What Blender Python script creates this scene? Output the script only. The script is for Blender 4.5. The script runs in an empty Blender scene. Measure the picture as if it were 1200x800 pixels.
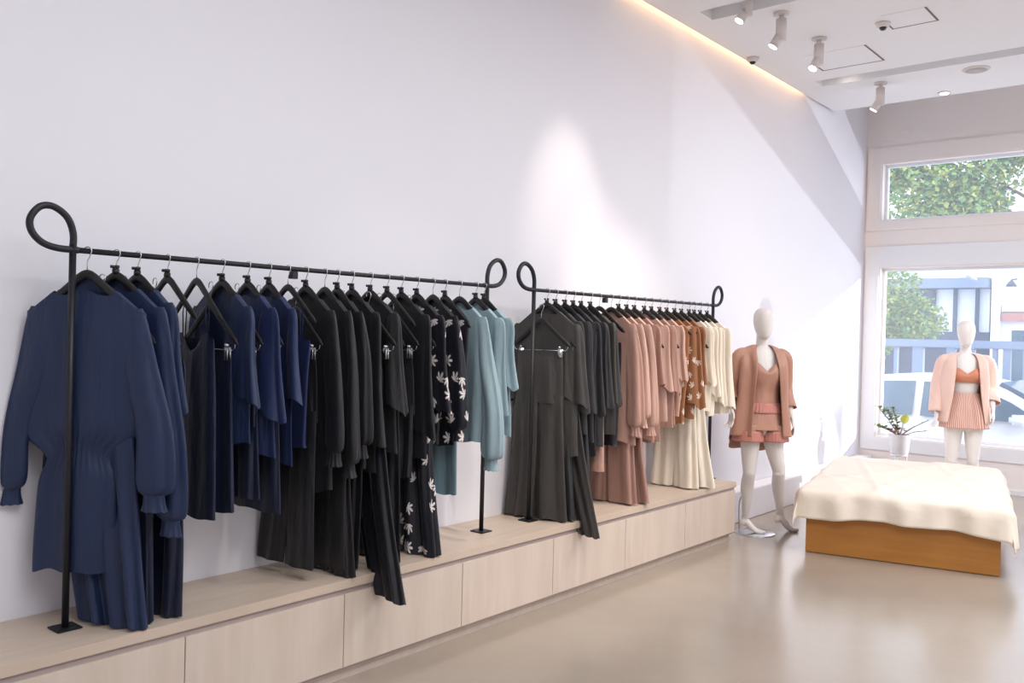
import bpy, bmesh, math, random
from math import sin, cos, pi, radians, exp
from mathutils import Vector, Matrix

sc = bpy.context.scene
COL = sc.collection

# ------------------------------------------------------------------ camera
FPX = 1031.285
YAW, PITCH, ROLL = 0.6987146, -0.0091205, -0.02532836
CAM = Vector((3.523632, 0.0, 1.580561))
def setup_camera():
    F = Vector((-sin(YAW) * cos(PITCH), cos(YAW) * cos(PITCH), sin(PITCH)))
    R = Vector((cos(YAW), sin(YAW), 0)); U = R.cross(F)
    R2 = cos(ROLL) * R - sin(ROLL) * U
    U2 = sin(ROLL) * R + cos(ROLL) * U
    cd = bpy.data.cameras.new('camera'); co = bpy.data.objects.new('camera', cd); COL.objects.link(co)
    cd.sensor_width = 36.0; cd.lens = 36.0 * FPX / 1200.0; cd.clip_start = 0.05; cd.clip_end = 300
    m = Matrix(((R2.x, U2.x, -F.x, CAM.x), (R2.y, U2.y, -F.y, CAM.y), (R2.z, U2.z, -F.z, CAM.z), (0, 0, 0, 1)))
    co.matrix_world = m
    sc.camera = co
setup_camera()

# ------------------------------------------------------------------ light and exposure
sc.view_settings.view_transform = 'Standard'
sc.view_settings.look = 'None'
sc.view_settings.gamma = 1.0
sc.view_settings.use_curve_mapping = False
sc.view_settings.exposure = 0.72

w = bpy.data.worlds.new('daylight'); sc.world = w; w.use_nodes = True
bg = w.node_tree.nodes['Background']
bg.inputs[0].default_value = (0.84, 0.89, 1.0, 1); bg.inputs[1].default_value = 1.9

def lamp(name, kind, loc, energy, color=(1, 1, 1), direction=None, **kw):
    d = bpy.data.lights.new(name, kind); d.energy = energy; d.color = color
    for k, v in kw.items(): setattr(d, k, v)
    o = bpy.data.objects.new(name, d); COL.objects.link(o); o.location = loc
    if direction is not None:
        o.rotation_euler = Vector(direction).to_track_quat('-Z', 'Y').to_euler()
    return o
# low sun coming in through the shop window
lamp('sun', 'SUN', (6, 14, 4), 3.2, (1.0, 0.95, 0.88), (-1.0, -0.50, -0.185), angle=radians(0.8))
# sunlight bounced upward by the pale car at the kerb
lamp('car_glint', 'SPOT', (10.0, 15.2, 0.85), 1150, (0.96, 0.97, 1.0), (-10.0, -6.3, 1.75), spot_size=radians(26), spot_blend=0.85, shadow_soft_size=0.04)
# shop track lamps that wash the garment wall (out of view above the camera side)
lamp('wall_wash_lamp', 'SPOT', (1.15, 4.72, 3.9), 42, (1.0, 0.88, 0.76), (-1.15, 0.0, -1.5), spot_size=radians(34), spot_blend=1.0, shadow_soft_size=0.03)
lamp('wall_wash_lamp', 'SPOT', (1.1, 5.15, 3.9), 36, (1.0, 0.86, 0.74), (-1.1, 0.0, -2.3), spot_size=radians(34), spot_blend=1.0, shadow_soft_size=0.03)
lamp('rack_spot_lamp', 'SPOT', (2.5, 2.9, 3.9), 60, (1.0, 0.90, 0.80), (-2.1, 0.3, -2.9), spot_size=radians(46), spot_blend=1.0, shadow_soft_size=0.05)
lamp('rack_spot_lamp', 'SPOT', (2.0, 3.6, 3.9), 110, (1.0, 0.88, 0.76), (-1.6, 0.6, -3.3), spot_size=radians(40), spot_blend=0.9, shadow_soft_size=0.03)
lamp('rack_spot_lamp', 'SPOT', (1.9, 5.3, 3.9), 120, (1.0, 0.88, 0.76), (-1.6, 0.2, -2.8), spot_size=radians(48), spot_blend=0.9, shadow_soft_size=0.03)
lamp('unseen_fill_light', 'AREA', (3.6, 1.6, 4.0), 80, (0.93, 0.97, 1.0), (0, 0, -1), shape='RECTANGLE', size=3.0, size_y=3.0)  # soft fill added out of view to brighten the near half of the room
lamp('unseen_fill_light', 'AREA', (3.9, 6.4, 4.0), 110, (0.97, 0.98, 1.0), (0, 0, -1), shape='RECTANGLE', size=2.2, size_y=3.0)  # second added fill, brightens the middle of the room; no fitting behind it
lamp('cove_strip_light', 'AREA', (0.018, 6.9, 4.26), 22, (1.0, 0.60, 0.27), (0, 0, -1), shape='RECTANGLE', size=0.03, size_y=3.4)

# ------------------------------------------------------------------ materials
def lin(c):
    return tuple(((v / 255) / 12.92 if v / 255 <= 0.04045 else (((v / 255) + 0.055) / 1.055) ** 2.4) for v in c)
def mat(name, rgb, rough=0.6, metal=0.0, bump=0.0, bscale=60, vary=0.0, vscale=3.0, spec=0.5, sheen=0.0, stretch=(1, 1, 1), emis=None, estr=0, coat=0):
    m = bpy.data.materials.new(name); m.use_nodes = True
    nt = m.node_tree; b = nt.nodes['Principled BSDF']
    c = lin(rgb) + (1,)
    b.inputs['Base Color'].default_value = c
    b.inputs['Roughness'].default_value = rough
    b.inputs['Metallic'].default_value = metal
    b.inputs['Specular IOR Level'].default_value = spec
    if sheen:
        b.inputs['Sheen Weight'].default_value = sheen
        b.inputs['Sheen Roughness'].default_value = 0.4
    if coat: b.inputs['Coat Weight'].default_value = coat
    if emis:
        b.inputs['Emission Color'].default_value = lin(emis) + (1,); b.inputs['Emission Strength'].default_value = estr
    tc = nt.nodes.new('ShaderNodeTexCoord')
    mp = nt.nodes.new('ShaderNodeMapping'); mp.inputs['Scale'].default_value = stretch
    nt.links.new(tc.outputs['Object'], mp.inputs['Vector'])
    n = nt.nodes.new('ShaderNodeTexNoise'); n.inputs['Scale'].default_value = vscale; n.inputs['Detail'].default_value = 5
    nt.links.new(mp.outputs[0], n.inputs['Vector'])
    if vary:
        mx = nt.nodes.new('ShaderNodeMix'); mx.data_type = 'RGBA'
        mx.inputs[6].default_value = tuple(v * (1 - vary) for v in c[:3]) + (1,)
        mx.inputs[7].default_value = tuple(min(1, v * (1 + vary)) for v in c[:3]) + (1,)
        nt.links.new(n.outputs['Fac'], mx.inputs[0]); nt.links.new(mx.outputs[2], b.inputs['Base Color'])
    if bump:
        n2 = nt.nodes.new('ShaderNodeTexNoise'); n2.inputs['Scale'].default_value = bscale; n2.inputs['Detail'].default_value = 3
        nt.links.new(mp.outputs[0], n2.inputs['Vector'])
        bp = nt.nodes.new('ShaderNodeBump'); bp.inputs['Strength'].default_value = bump; bp.inputs['Distance'].default_value = 0.02
        nt.links.new(n2.outputs['Fac'], bp.inputs['Height']); nt.links.new(bp.outputs[0], b.inputs['Normal'])
    return m
def fabric(name, rgb, rough=0.5, sheen=0.08, bump=0.35):
    return mat(name, rgb, rough=rough, sheen=sheen, bump=0.6, bscale=7, vary=0.08, vscale=5, stretch=(2.2, 2.2, 0.6), spec=0.42)

def math_node(nt, op, a, b=None, clamp=False):
    n = nt.nodes.new('ShaderNodeMath'); n.operation = op; n.use_clamp = clamp
    for i, v in enumerate((a, b)):
        if v is None: continue
        if isinstance(v, (int, float)): n.inputs[i].default_value = v
        else: nt.links.new(v, n.inputs[i])
    return n.outputs[0]
def leaf_print(name, base, ink, scale=7.5, keep=0.62):
    """fan-shaped palm sprigs scattered over the cloth"""
    m = fabric(name, base); nt = m.node_tree; b = nt.nodes['Principled BSDF']
    for l in list(b.inputs['Base Color'].links): nt.links.remove(l)
    tc = nt.nodes.new('ShaderNodeTexCoord')
    sx = nt.nodes.new('ShaderNodeSeparateXYZ'); nt.links.new(tc.outputs['Object'], sx.inputs[0])
    cx = nt.nodes.new('ShaderNodeCombineXYZ')
    nt.links.new(math_node(nt, 'MULTIPLY', math_node(nt, 'ADD', sx.outputs[0], math_node(nt, 'MULTIPLY', sx.outputs[1], 1.4)), scale), cx.inputs[0])
    nt.links.new(math_node(nt, 'MULTIPLY', sx.outputs[2], scale), cx.inputs[1])
    vo = nt.nodes.new('ShaderNodeTexVoronoi'); vo.voronoi_dimensions = '2D'; vo.inputs['Scale'].default_value = 1.0; vo.inputs['Randomness'].default_value = 0.75
    nt.links.new(cx.outputs[0], vo.inputs['Vector'])
    sub = nt.nodes.new('ShaderNodeVectorMath'); sub.operation = 'SUBTRACT'
    nt.links.new(cx.outputs[0], sub.inputs[0]); nt.links.new(vo.outputs['Position'], sub.inputs[1])
    s2 = nt.nodes.new('ShaderNodeSeparateXYZ'); nt.links.new(sub.outputs[0], s2.inputs[0])
    sc_ = nt.nodes.new('ShaderNodeSeparateColor'); nt.links.new(vo.outputs['Color'], sc_.inputs[0])
    ang = math_node(nt, 'ADD', math_node(nt, 'ARCTAN2', s2.outputs[1], s2.outputs[0]), math_node(nt, 'MULTIPLY', sc_.outputs[0], 6.28))
    r = vo.outputs['Distance']
    pet = math_node(nt, 'POWER', math_node(nt, 'ABSOLUTE', math_node(nt, 'COSINE', math_node(nt, 'MULTIPLY', ang, 4.5))), 0.7)
    fan = math_node(nt, 'ADD', math_node(nt, 'MULTIPLY', math_node(nt, 'COSINE', ang), 0.26), 0.22)
    lim = math_node(nt, 'MULTIPLY', pet, fan)
    mask = math_node(nt, 'LESS_THAN', r, lim)
    on = math_node(nt, 'LESS_THAN', sc_.outputs[1], keep)
    mk = math_node(nt, 'MULTIPLY', mask, on)
    mx = nt.nodes.new('ShaderNodeMix'); mx.data_type = 'RGBA'
    mx.inputs[6].default_value = lin(base) + (1,); mx.inputs[7].default_value = lin(ink) + (1,)
    nt.links.new(mk, mx.inputs[0]); nt.links.new(mx.outputs[2], b.inputs['Base Color'])
    return m
def stripe_mat(name, a, c, scale=60):
    m = fabric(name, a); nt = m.node_tree; b = nt.nodes['Principled BSDF']
    for l in list(b.inputs['Base Color'].links): nt.links.remove(l)
    tc = nt.nodes.new('ShaderNodeTexCoord'); sx = nt.nodes.new('ShaderNodeSeparateXYZ'); nt.links.new(tc.outputs['Object'], sx.inputs[0])
    ang = math_node(nt, 'ARCTAN2', sx.outputs[1], sx.outputs[0])
    s = math_node(nt, 'ADD', math_node(nt, 'MULTIPLY', math_node(nt, 'SINE', math_node(nt, 'MULTIPLY', ang, scale)), 0.5), 0.5)
    mx = nt.nodes.new('ShaderNodeMix'); mx.data_type = 'RGBA'
    mx.inputs[6].default_value = lin(a) + (1,); mx.inputs[7].default_value = lin(c) + (1,)
    nt.links.new(s, mx.inputs[0]); nt.links.new(mx.outputs[2], b.inputs['Base Color'])
    return m

WHITE = mat('wall_paint', (232, 230, 236), 0.85, bump=0.02, bscale=90, vary=0.01)
WHITE2 = mat('window_wall_paint', (240, 233, 230), 0.7)
CEIL = mat('ceiling_paint', (240, 239, 240), 0.9)
FRAMEW = mat('frame_paint', (235, 236, 240), 0.45)
BLACKM = mat('black_metal', (34, 35, 40), 0.42, metal=0.3)
BLACKH = mat('black_wood', (24, 23, 24), 0.5)
CHROME = mat('chrome', (205, 207, 212), 0.18, metal=1.0)
def wood(name, a, b_, rough=0.5, scale=(1, 1, 1), amt=1.0):
    m = bpy.data.materials.new(name); m.use_nodes = True; nt = m.node_tree; b = nt.nodes['Principled BSDF']
    tc = nt.nodes.new('ShaderNodeTexCoord'); mp = nt.nodes.new('ShaderNodeMapping'); mp.inputs['Scale'].default_value = scale
    nt.links.new(tc.outputs['Object'], mp.inputs[0])
    n = nt.nodes.new('ShaderNodeTexNoise'); n.inputs['Scale'].default_value = 6; n.inputs['Detail'].default_value = 7; n.inputs['Distortion'].default_value = 0.4
    nt.links.new(mp.outputs[0], n.inputs['Vector'])
    mx = nt.nodes.new('ShaderNodeMix'); mx.data_type = 'RGBA'
    mx.inputs[6].default_value = lin(a) + (1,); mx.inputs[7].default_value = lin(b_) + (1,)
    nt.links.new(n.outputs['Fac'], mx.inputs[0]); nt.links.new(mx.outputs[2], b.inputs['Base Color'])
    b.inputs['Roughness'].default_value = rough
    return m
PALEW = wood('pale_bench_wood', (196, 178, 163), (218, 203, 190), 0.5, (1, 3, 0.4))
PALET = wood('pale_bench_top', (188, 168, 150), (208, 190, 174), 0.42, (4, 0.4, 1))
GAPM = mat('shadow_gap_board', (176, 160, 156), 0.6)
HONEY = wood('honey_veneer', (176, 112, 44), (204, 142, 70), 0.4, (0.4, 0.4, 5))

def floor_mat():
    m = bpy.data.materials.new('polished_concrete'); m.use_nodes = True; nt = m.node_tree; b = nt.nodes['Principled BSDF']
    tc = nt.nodes.new('ShaderNodeTexCoord')
    n = nt.nodes.new('ShaderNodeTexNoise'); n.inputs['Scale'].default_value = 1.1; n.inputs['Detail'].default_value = 8; n.inputs['Roughness'].default_value = 0.6
    n2 = nt.nodes.new('ShaderNodeTexNoise'); n2.inputs['Scale'].default_value = 90; n2.inputs['Detail'].default_value = 3
    nt.links.new(tc.outputs['Object'], n.inputs['Vector']); nt.links.new(tc.outputs['Object'], n2.inputs['Vector'])
    mx = nt.nodes.new('ShaderNodeMix'); mx.data_type = 'RGBA'
    mx.inputs[6].default_value = lin((156, 143, 130)) + (1,); mx.inputs[7].default_value = lin((182, 169, 155)) + (1,)
    nt.links.new(n.outputs['Fac'], mx.inputs[0])
    mx2 = nt.nodes.new('ShaderNodeMix'); mx2.data_type = 'RGBA'; mx2.blend_type = 'MULTIPLY'; mx2.inputs[0].default_value = 0.12
    nt.links.new(mx.outputs[2], mx2.inputs[6]); nt.links.new(n2.outputs['Color'], mx2.inputs[7])
    nt.links.new(mx2.outputs[2], b.inputs['Base Color'])
    rr = nt.nodes.new('ShaderNodeMapRange'); rr.inputs[3].default_value = 0.14; rr.inputs[4].default_value = 0.27
    nt.links.new(n.outputs['Fac'], rr.inputs[0]); nt.links.new(rr.outputs[0], b.inputs['Roughness'])
    b.inputs['Specular IOR Level'].default_value = 0.6
    return m
FLOOR = floor_mat()
def glass_mat(tint=(0.93, 0.96, 1.0)):
    m = bpy.data.materials.new('window_glass'); m.use_nodes = True; nt = m.node_tree
    for n in list(nt.nodes): nt.nodes.remove(n)
    out = nt.nodes.new('ShaderNodeOutputMaterial'); t = nt.nodes.new('ShaderNodeBsdfTransparent'); t.inputs[0].default_value = tint + (1,)
    g = nt.nodes.new('ShaderNodeBsdfGlossy'); g.inputs['Roughness'].default_value = 0.02
    f = nt.nodes.new('ShaderNodeLayerWeight'); f.inputs[0].default_value = 0.5
    p = nt.nodes.new('ShaderNodeMath'); p.operation = 'POWER'; p.inputs[1].default_value = 4.0; nt.links.new(f.outputs['Facing'], p.inputs[0])
    q = nt.nodes.new('ShaderNodeMath'); q.operation = 'MULTIPLY_ADD'; q.inputs[1].default_value = 0.6; q.inputs[2].default_value = 0.03; nt.links.new(p.outputs[0], q.inputs[0])
    mx = nt.nodes.new('ShaderNodeMixShader')
    nt.links.new(q.outputs[0], mx.inputs[0]); nt.links.new(t.outputs[0], mx.inputs[1]); nt.links.new(g.outputs[0], mx.inputs[2]); tr = nt.nodes.new('ShaderNodeBsdfTranslucent'); tr.inputs[0].default_value = (0.85, 0.92, 1.0, 1)
    m2 = nt.nodes.new('ShaderNodeMixShader'); m2.inputs[0].default_value = 0.13  # pale blue translucent share, imitates bright haze over the street view
    nt.links.new(mx.outputs[0], m2.inputs[1]); nt.links.new(tr.outputs[0], m2.inputs[2]); nt.links.new(m2.outputs[0], out.inputs[0])
    return m
GLASS = glass_mat()

NAVY = fabric('navy_cloth', (26, 41, 74)); NAVYD = fabric('deep_navy_cloth', (19, 27, 50)); NAVYB = fabric('blue_navy_cloth', (28, 40, 78))
BLACK = fabric('black_cloth', (23, 23, 28)); BLACK2 = fabric('soft_black_cloth', (29, 28, 31)); INK = fabric('ink_black_cloth', (20, 21, 29))
CHAR = fabric('charcoal_cloth', (60, 57, 55)); CHAR2 = fabric('slate_charcoal_cloth', (48, 48, 51))
ROSE = fabric('dusty_rose_cloth', (182, 142, 128)); ROSE2 = fabric('pale_rose_cloth', (198, 160, 145)); ROSED = fabric('deep_rose_cloth', (158, 122, 110))
RUST = fabric('rust_cloth', (146, 98, 66)); CREAM = fabric('cream_cloth', (230, 218, 200)); IVORY = fabric('ivory_cloth', (238, 228, 212))
SKYB = fabric('light_blue_cloth', (138, 160, 168)); SKYD = fabric('dusty_blue_cloth', (108, 132, 142))
FLORAL = leaf_print('palm_print_black', (21, 22, 32), (222, 214, 210), 9.5, 0.72)
RUSTP = leaf_print('palm_print_rust', (154, 104, 70), (236, 222, 208), 11)
TAN = fabric('tan_rose_cloth', (184, 136, 116)); FRINGE = fabric('pink_fringe', (196, 130, 118))
MANN = mat('mannequin_white', (226, 218, 212), 0.42)
MANN2 = mat('mannequin_white_window', (236, 230, 226), 0.45)

# ------------------------------------------------------------------ mesh helpers
def tag(o, label, cat, group=None):
    o['label'] = label; o['category'] = cat
    if group: o['group'] = group
    return o
def obj(name, bm, m, parent=None, smooth=True, loc=None):
    me = bpy.data.meshes.new(name)
    bmesh.ops.recalc_face_normals(bm, faces=bm.faces)
    bm.to_mesh(me); bm.free()
    if m: me.materials.append(m)
    if smooth:
        for p in me.polygons: p.use_smooth = True
    o = bpy.data.objects.new(name, me); COL.objects.link(o)
    if parent: o.parent = parent
    if loc: o.location = loc
    return o
def struct(name, bm, m, parent=None, smooth=False):
    o = obj(name, bm, m, parent, smooth)
    if not parent: o['kind'] = 'structure'
    return o
def thing(name, label, cat, loc=(0, 0, 0), rz=0, group=None):
    o = bpy.data.objects.new(name, None); COL.objects.link(o); o.empty_display_size = 0.1
    o.location = loc; o.rotation_euler = (0, 0, rz)
    return tag(o, label, cat, group)
def BM(): return bmesh.new()
def box(bm, x0, x1, y0, y1, z0, z1, bev=0):
    r = bmesh.ops.create_cube(bm, size=1)
    for v in r['verts']:
        v.co = Vector(((x0 + x1) / 2 + v.co.x * (x1 - x0), (y0 + y1) / 2 + v.co.y * (y1 - y0), (z0 + z1) / 2 + v.co.z * (z1 - z0)))
    if bev:
        es = list({e for v in r['verts'] for e in v.link_edges})
        bmesh.ops.bevel(bm, geom=es, offset=bev, segments=2, affect='EDGES', clamp_overlap=True)
    return bm
def rings(bm, rs, cap0=True, cap1=True, closed=True):
    vs = [[bm.verts.new(p) for p in r] for r in rs]
    n = len(rs[0])
    for a, b in zip(vs, vs[1:]):
        for i in range(n if closed else n - 1):
            bm.faces.new((a[i], a[(i + 1) % n], b[(i + 1) % n], b[i]))
    if cap0: bm.faces.new(vs[0][::-1])
    if cap1: bm.faces.new(vs[-1])
    return bm
def tube(bm, pts, r, seg=10, ry=None, ref=Vector((0, 1, 0)), cap=True, flat=None):
    """sweep; r scalar or list; flat = list of radii along ref axis"""
    pts = [Vector(p) for p in pts]; n = len(pts); rs = []
    for i, p in enumerate(pts):
        t = (pts[min(i + 1, n - 1)] - pts[max(i - 1, 0)]).normalized()
        a = t.cross(ref)
        if a.length < 1e-3: a = t.cross(Vector((1, 0, 0)))
        a.normalize(); b = a.cross(t).normalized()
        ra = r[i] if isinstance(r, (list, tuple)) else r
        rb = (flat[i] if isinstance(flat, (list, tuple)) else flat) if flat is not None else ra
        rs.append([p + a * (ra * cos(2 * pi * k / seg)) + b * (rb * sin(2 * pi * k / seg)) for k in range(seg)])
    return rings(bm, rs, cap, cap)
def disc(bm, c, r, h, seg=28, r2=None):
    r2 = r if r2 is None else r2
    return rings(bm, [[Vector((c[0] + r * cos(2 * pi * k / seg), c[1] + r * sin(2 * pi * k / seg), c[2])) for k in range(seg)],
                      [Vector((c[0] + r2 * cos(2 * pi * k / seg), c[1] + r2 * sin(2 * pi * k / seg), c[2] + h)) for k in range(seg)]])
def lathe(bm, c, prof, seg=28):
    return rings(bm, [[Vector((c[0] + r * cos(2 * pi * k / seg), c[1] + r * sin(2 * pi * k / seg), c[2] + z)) for k in range(seg)] for r, z in prof])
def crv(pts, n=6):
    """Catmull-Rom through pts"""
    P = [Vector(p) for p in pts]; out = []
    for i in range(len(P) - 1):
        p0 = P[max(i - 1, 0)]; p1 = P[i]; p2 = P[i + 1]; p3 = P[min(i + 2, len(P) - 1)]
        for k in range(n):
            t = k / n
            out.append(0.5 * ((2 * p1) + (p2 - p0) * t + (2 * p0 - 5 * p1 + 4 * p2 - p3) * t * t + (3 * p1 - p0 - 3 * p2 + p3) * t ** 3))
    out.append(P[-1]); return out
def crvn(rows, n=4):
    """Catmull-Rom on tuples of any length"""
    out = []
    for i in range(len(rows) - 1):
        p0 = rows[max(i - 1, 0)]; p1 = rows[i]; p2 = rows[i + 1]; p3 = rows[min(i + 2, len(rows) - 1)]
        for k in range(n):
            t = k / n
            out.append(tuple(0.5 * ((2 * b) + (c - a) * t + (2 * a - 5 * b + 4 * c - d) * t * t + (3 * b - a - 3 * c + d) * t ** 3) for a, b, c, d in zip(p0, p1, p2, p3)))
    out.append(tuple(rows[-1])); return out
def holed(bm, f, us, vs, holes):
    """faces of a grid cut by us, vs leaving holes (u0,u1,v0,v1); f(u,v)->point"""
    us = sorted(set(us + [h[0] for h in holes] + [h[1] for h in holes])); vs = sorted(set(vs + [h[2] for h in holes] + [h[3] for h in holes]))
    V = {}
    def g(i, j):
        if (i, j) not in V: V[(i, j)] = bm.verts.new(f(us[i], vs[j]))
        return V[(i, j)]
    for i in range(len(us) - 1):
        for j in range(len(vs) - 1):
            cu = (us[i] + us[i + 1]) / 2; cv = (vs[j] + vs[j + 1]) / 2
            if any(h[0] < cu < h[1] and h[2] < cv < h[3] for h in holes): continue
            bm.faces.new((g(i, j), g(i + 1, j), g(i + 1, j + 1), g(i, j + 1)))
    return bm

# ------------------------------------------------------------------ room
CZ = 4.048; YW = 10.62
XR_ROOM = 6.6; YB = -1.6
YD = 9.43      # far edge of the dropped ceiling
def build_room():
    bm = BM(); box(bm, -0.3, XR_ROOM + 0.2, YB, YW + 0.28, -0.12, 0.0); struct('floor', bm, FLOOR)
    bm = BM(); box(bm, -0.25, 0, YB, YW + 0.22, 0, 4.75); struct('wall_left', bm, WHITE)
    bm = BM(); box(bm, XR_ROOM, XR_ROOM + 0.2, YB, YW + 0.22, 0, 4.75); struct('wall_right', bm, WHITE)
    bm = BM(); box(bm, 0.0, XR_ROOM, YB - 0.2, YB, 0, 4.75); struct('wall_back', bm, WHITE)
    WX0, WX1 = 0.184, 5.2
    L0, L1, T0, T1 = 0.495, 2.451, 3.002, 3.660
    bm = BM(); holes = [(WX0, WX1, L0, L1), (WX0, WX1, T0, T1)]
    for y in (YW, YW + 0.2): holed(bm, lambda u, v, y=y: Vector((u, y, v)), [0.0, XR_ROOM], [0.0, 4.75], holes)
    for (a, b, c, d) in holes:
        rings(bm, [[Vector((a, y, c)), Vector((b, y, c)), Vector((b, y, d)), Vector((a, y, d))] for y in (YW, YW + 0.2)], False, False)
    struct('wall_window', bm, WHITE2)
    for n, (a, b, c, d) in enumerate(holes, 1):
        f = BM(); t = 0.03
        for q in ((a, a + t, c, d), (b - t, b, c, d), (a + t, b - t, c, c + t), (a + t, b - t, d - t, d)): box(f, q[0], q[1], YW + 0.10, YW + 0.16, q[2], q[3])
        fr = struct('window_%d' % n, f, FRAMEW)
        g = BM(); V = [g.verts.new((x, YW + 0.13, z)) for x, z in ((a + t * .5, c + t * .5), (b - t * .5, c + t * .5), (b - t * .5, d - t * .5), (a + t * .5, d - t * .5))]; g.faces.new(V)
        obj('glass', g, GLASS, fr, False)
    # flat casings round the openings
    bm = BM()
    for q in ((0.018, WX0 - 0.012, 2.885, 3.85), (WX0 - 0.012, WX1 + 0.1, 3.675, 3.85), (WX0 - 0.012, WX1 + 0.1, 2.885, 2.988)): box(bm, q[0], q[1], YW - 0.018, YW + 0.001, q[2], q[3])
    struct('trim_1', bm, WHITE2)
    bm = BM()
    for q in ((0.018, WX0 - 0.012, 0.335, 2.70), (WX0 - 0.012, WX1 + 0.1, 2.466, 2.70), (WX0 - 0.012, WX1 + 0.1, 0.335, 0.48)): box(bm, q[0], q[1], YW - 0.018, YW + 0.001, q[2], q[3])
    struct('trim_2', bm, FRAMEW)
    bm = BM(); box(bm, 0.173, XR_ROOM, YW - 0.02, YW - 0.002, 0.0, 0.05); struct('baseboard_window', bm, FRAMEW)
    # low ledge running on along the garment wall after the bench
    bm = BM(); box(bm, 0.0005, 0.172, 6.43, YW - 0.03, 0.0, 0.262, 0.006); struct('trim_3', bm, WHITE)
    # dropped ceiling with two lighting slots, stopping short of the window wall
    slots = [(0.262, 3.6, 5.98, 6.20), (0.28, 3.6, 8.235, 8.44)]
    bm = BM()
    holed(bm, lambda u, v: Vector((u, v, CZ)), [0.035, XR_ROOM], [YB, YD], slots)
    holed(bm, lambda u, v: Vector((u, v, 4.72)), [-0.25, XR_ROOM + 0.2], [YB, YW + 0.2], [])
    box(bm, 0.035, 0.045, YB, YD, CZ + 0.0001, CZ + 0.10)
    box(bm, 0.035, XR_ROOM, YD - 0.02, YD, CZ + 0.0001, 4.70)
    for (a, b, c, d) in slots:
        rings(bm, [[Vector((a, c, z)), Vector((b, c, z)), Vector((b, d, z)), Vector((a, d, z))] for z in (CZ, CZ + 0.13)], False, True)
    struct('ceiling', bm, CEIL)
build_room()

# ------------------------------------------------------------------ bench units
def build_bench():
    Y0, Y1 = 0.1, 6.418
    bm = BM(); box(bm, 0.002, 0.463, Y0, Y1, 0.424, 0.464, 0.002)
    o = obj('display_bench', bm, PALET, None, False); tag(o, 'long pale wood bench top running under both clothes racks', 'bench top')
    edges = [0.238, 1.003, 1.768, 2.533, 3.30, 4.068, 4.835, 5.62, 6.412]
    where = ['out at the very near end', 'below the near post of the left rack', 'under the short navy clothes',
             'under the spilling black trouser hem', 'under the floral and light blue clothes', 'below the near post of the right rack',
             'under the dusty rose clothes', 'at the far end beside the standing mannequin']
    for k in range(8):
        a, b = edges[k], edges[k + 1]
        t = thing('bench_cabinet', 'pale wood bench cabinet with flat front, ' + where[k], 'cabinet', (0.23, (a + b) / 2, 0), 0, 'bench cabinets along the wall')
        h = (b - a) / 2
        bm = BM(); box(bm, -0.225, 0.218, -h, h, 0.06, 0.422); obj('body', bm, GAPM, t, False)
        bm = BM(); box(bm, 0.219, 0.230, -h + 0.0018, h - 0.0018, 0.072, 0.399, 0.0012); obj('front_panel', bm, PALEW, t, False)
        bm = BM(); box(bm, 0.12, 0.185, -h, h, 0.0, 0.062); obj('kickboard', bm, PALEW, t, False)
build_bench()

# ------------------------------------------------------------------ racks
XR = 0.2365; ZR = 1.844; ZB = 0.464
def build_rack(y0, y1, brk, label):
    t = thing('clothes_rack', label, 'clothes rack', (XR, y0, ZB), 0, 'black looped clothes racks')
    H = ZR - ZB; L = y1 - y0; R = 0.0125
    for k, (yy, s) in enumerate(((0, -1), (L, 1))):
        bm = BM(); tube(bm, [(0, yy, 0.006), (0, yy, H + 0.02)], R, 14, ref=Vector((0, 1, 0))); obj('post', bm, BLACKM, t)
        sc_ = 1.0
        lp = [(0, yy, H + 0.0), (0, yy + s * 0.000, H + 0.06), (0, yy + s * 0.022, H + 0.115), (0, yy + s * 0.07, H + 0.148), (0, yy + s * 0.115, H + 0.143), (0, yy + s * 0.147, H + 0.10),
              (0, yy + s * 0.143, H + 0.055), (0, yy + s * 0.108, H + 0.018), (0, yy + s * 0.055, H + 0.002), (0, yy - s * 0.02, H)]
        bm = BM(); tube(bm, crv(lp, 7), R, 14, ref=Vector((1, 0, 0))); obj('loop', bm, BLACKM, t)
        bm = BM(); box(bm, -0.045, 0.045, yy - 0.045, yy + 0.045, 0.0005, 0.007, 0.002); pl = obj('base_plate', bm, BLACKM, t, False)
        for (dx, dy) in ((-.03, -.03), (.03, .03), (-.03, .03), (.03, -.03)):
            bm = BM(); disc(bm, (dx, yy + dy, 0.007), 0.005, 0.002, 10); obj('screw', bm, BLACKM, pl)
    bm = BM(); tube(bm, [(0, -0.01, H), (0, L + 0.01, H)], R * 0.85, 14, ref=Vector((1, 0, 0))); obj('rail', bm, BLACKM, t)
    by = brk - y0
    bm = BM(); box(bm, -0.006, 0.022, by - 0.016, by + 0.016, H - 0.045, H - 0.012, 0.002)
    obj('rail_bracket', bm, BLACKM, t, False)
build_rack(1.419, 3.685, 2.376, 'black tube clothes rack with looped ends holding the navy, black and light blue clothes')
build_rack(4.105, 6.39, 4.85, 'black tube clothes rack with looped ends holding the charcoal, rose and cream clothes')

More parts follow.
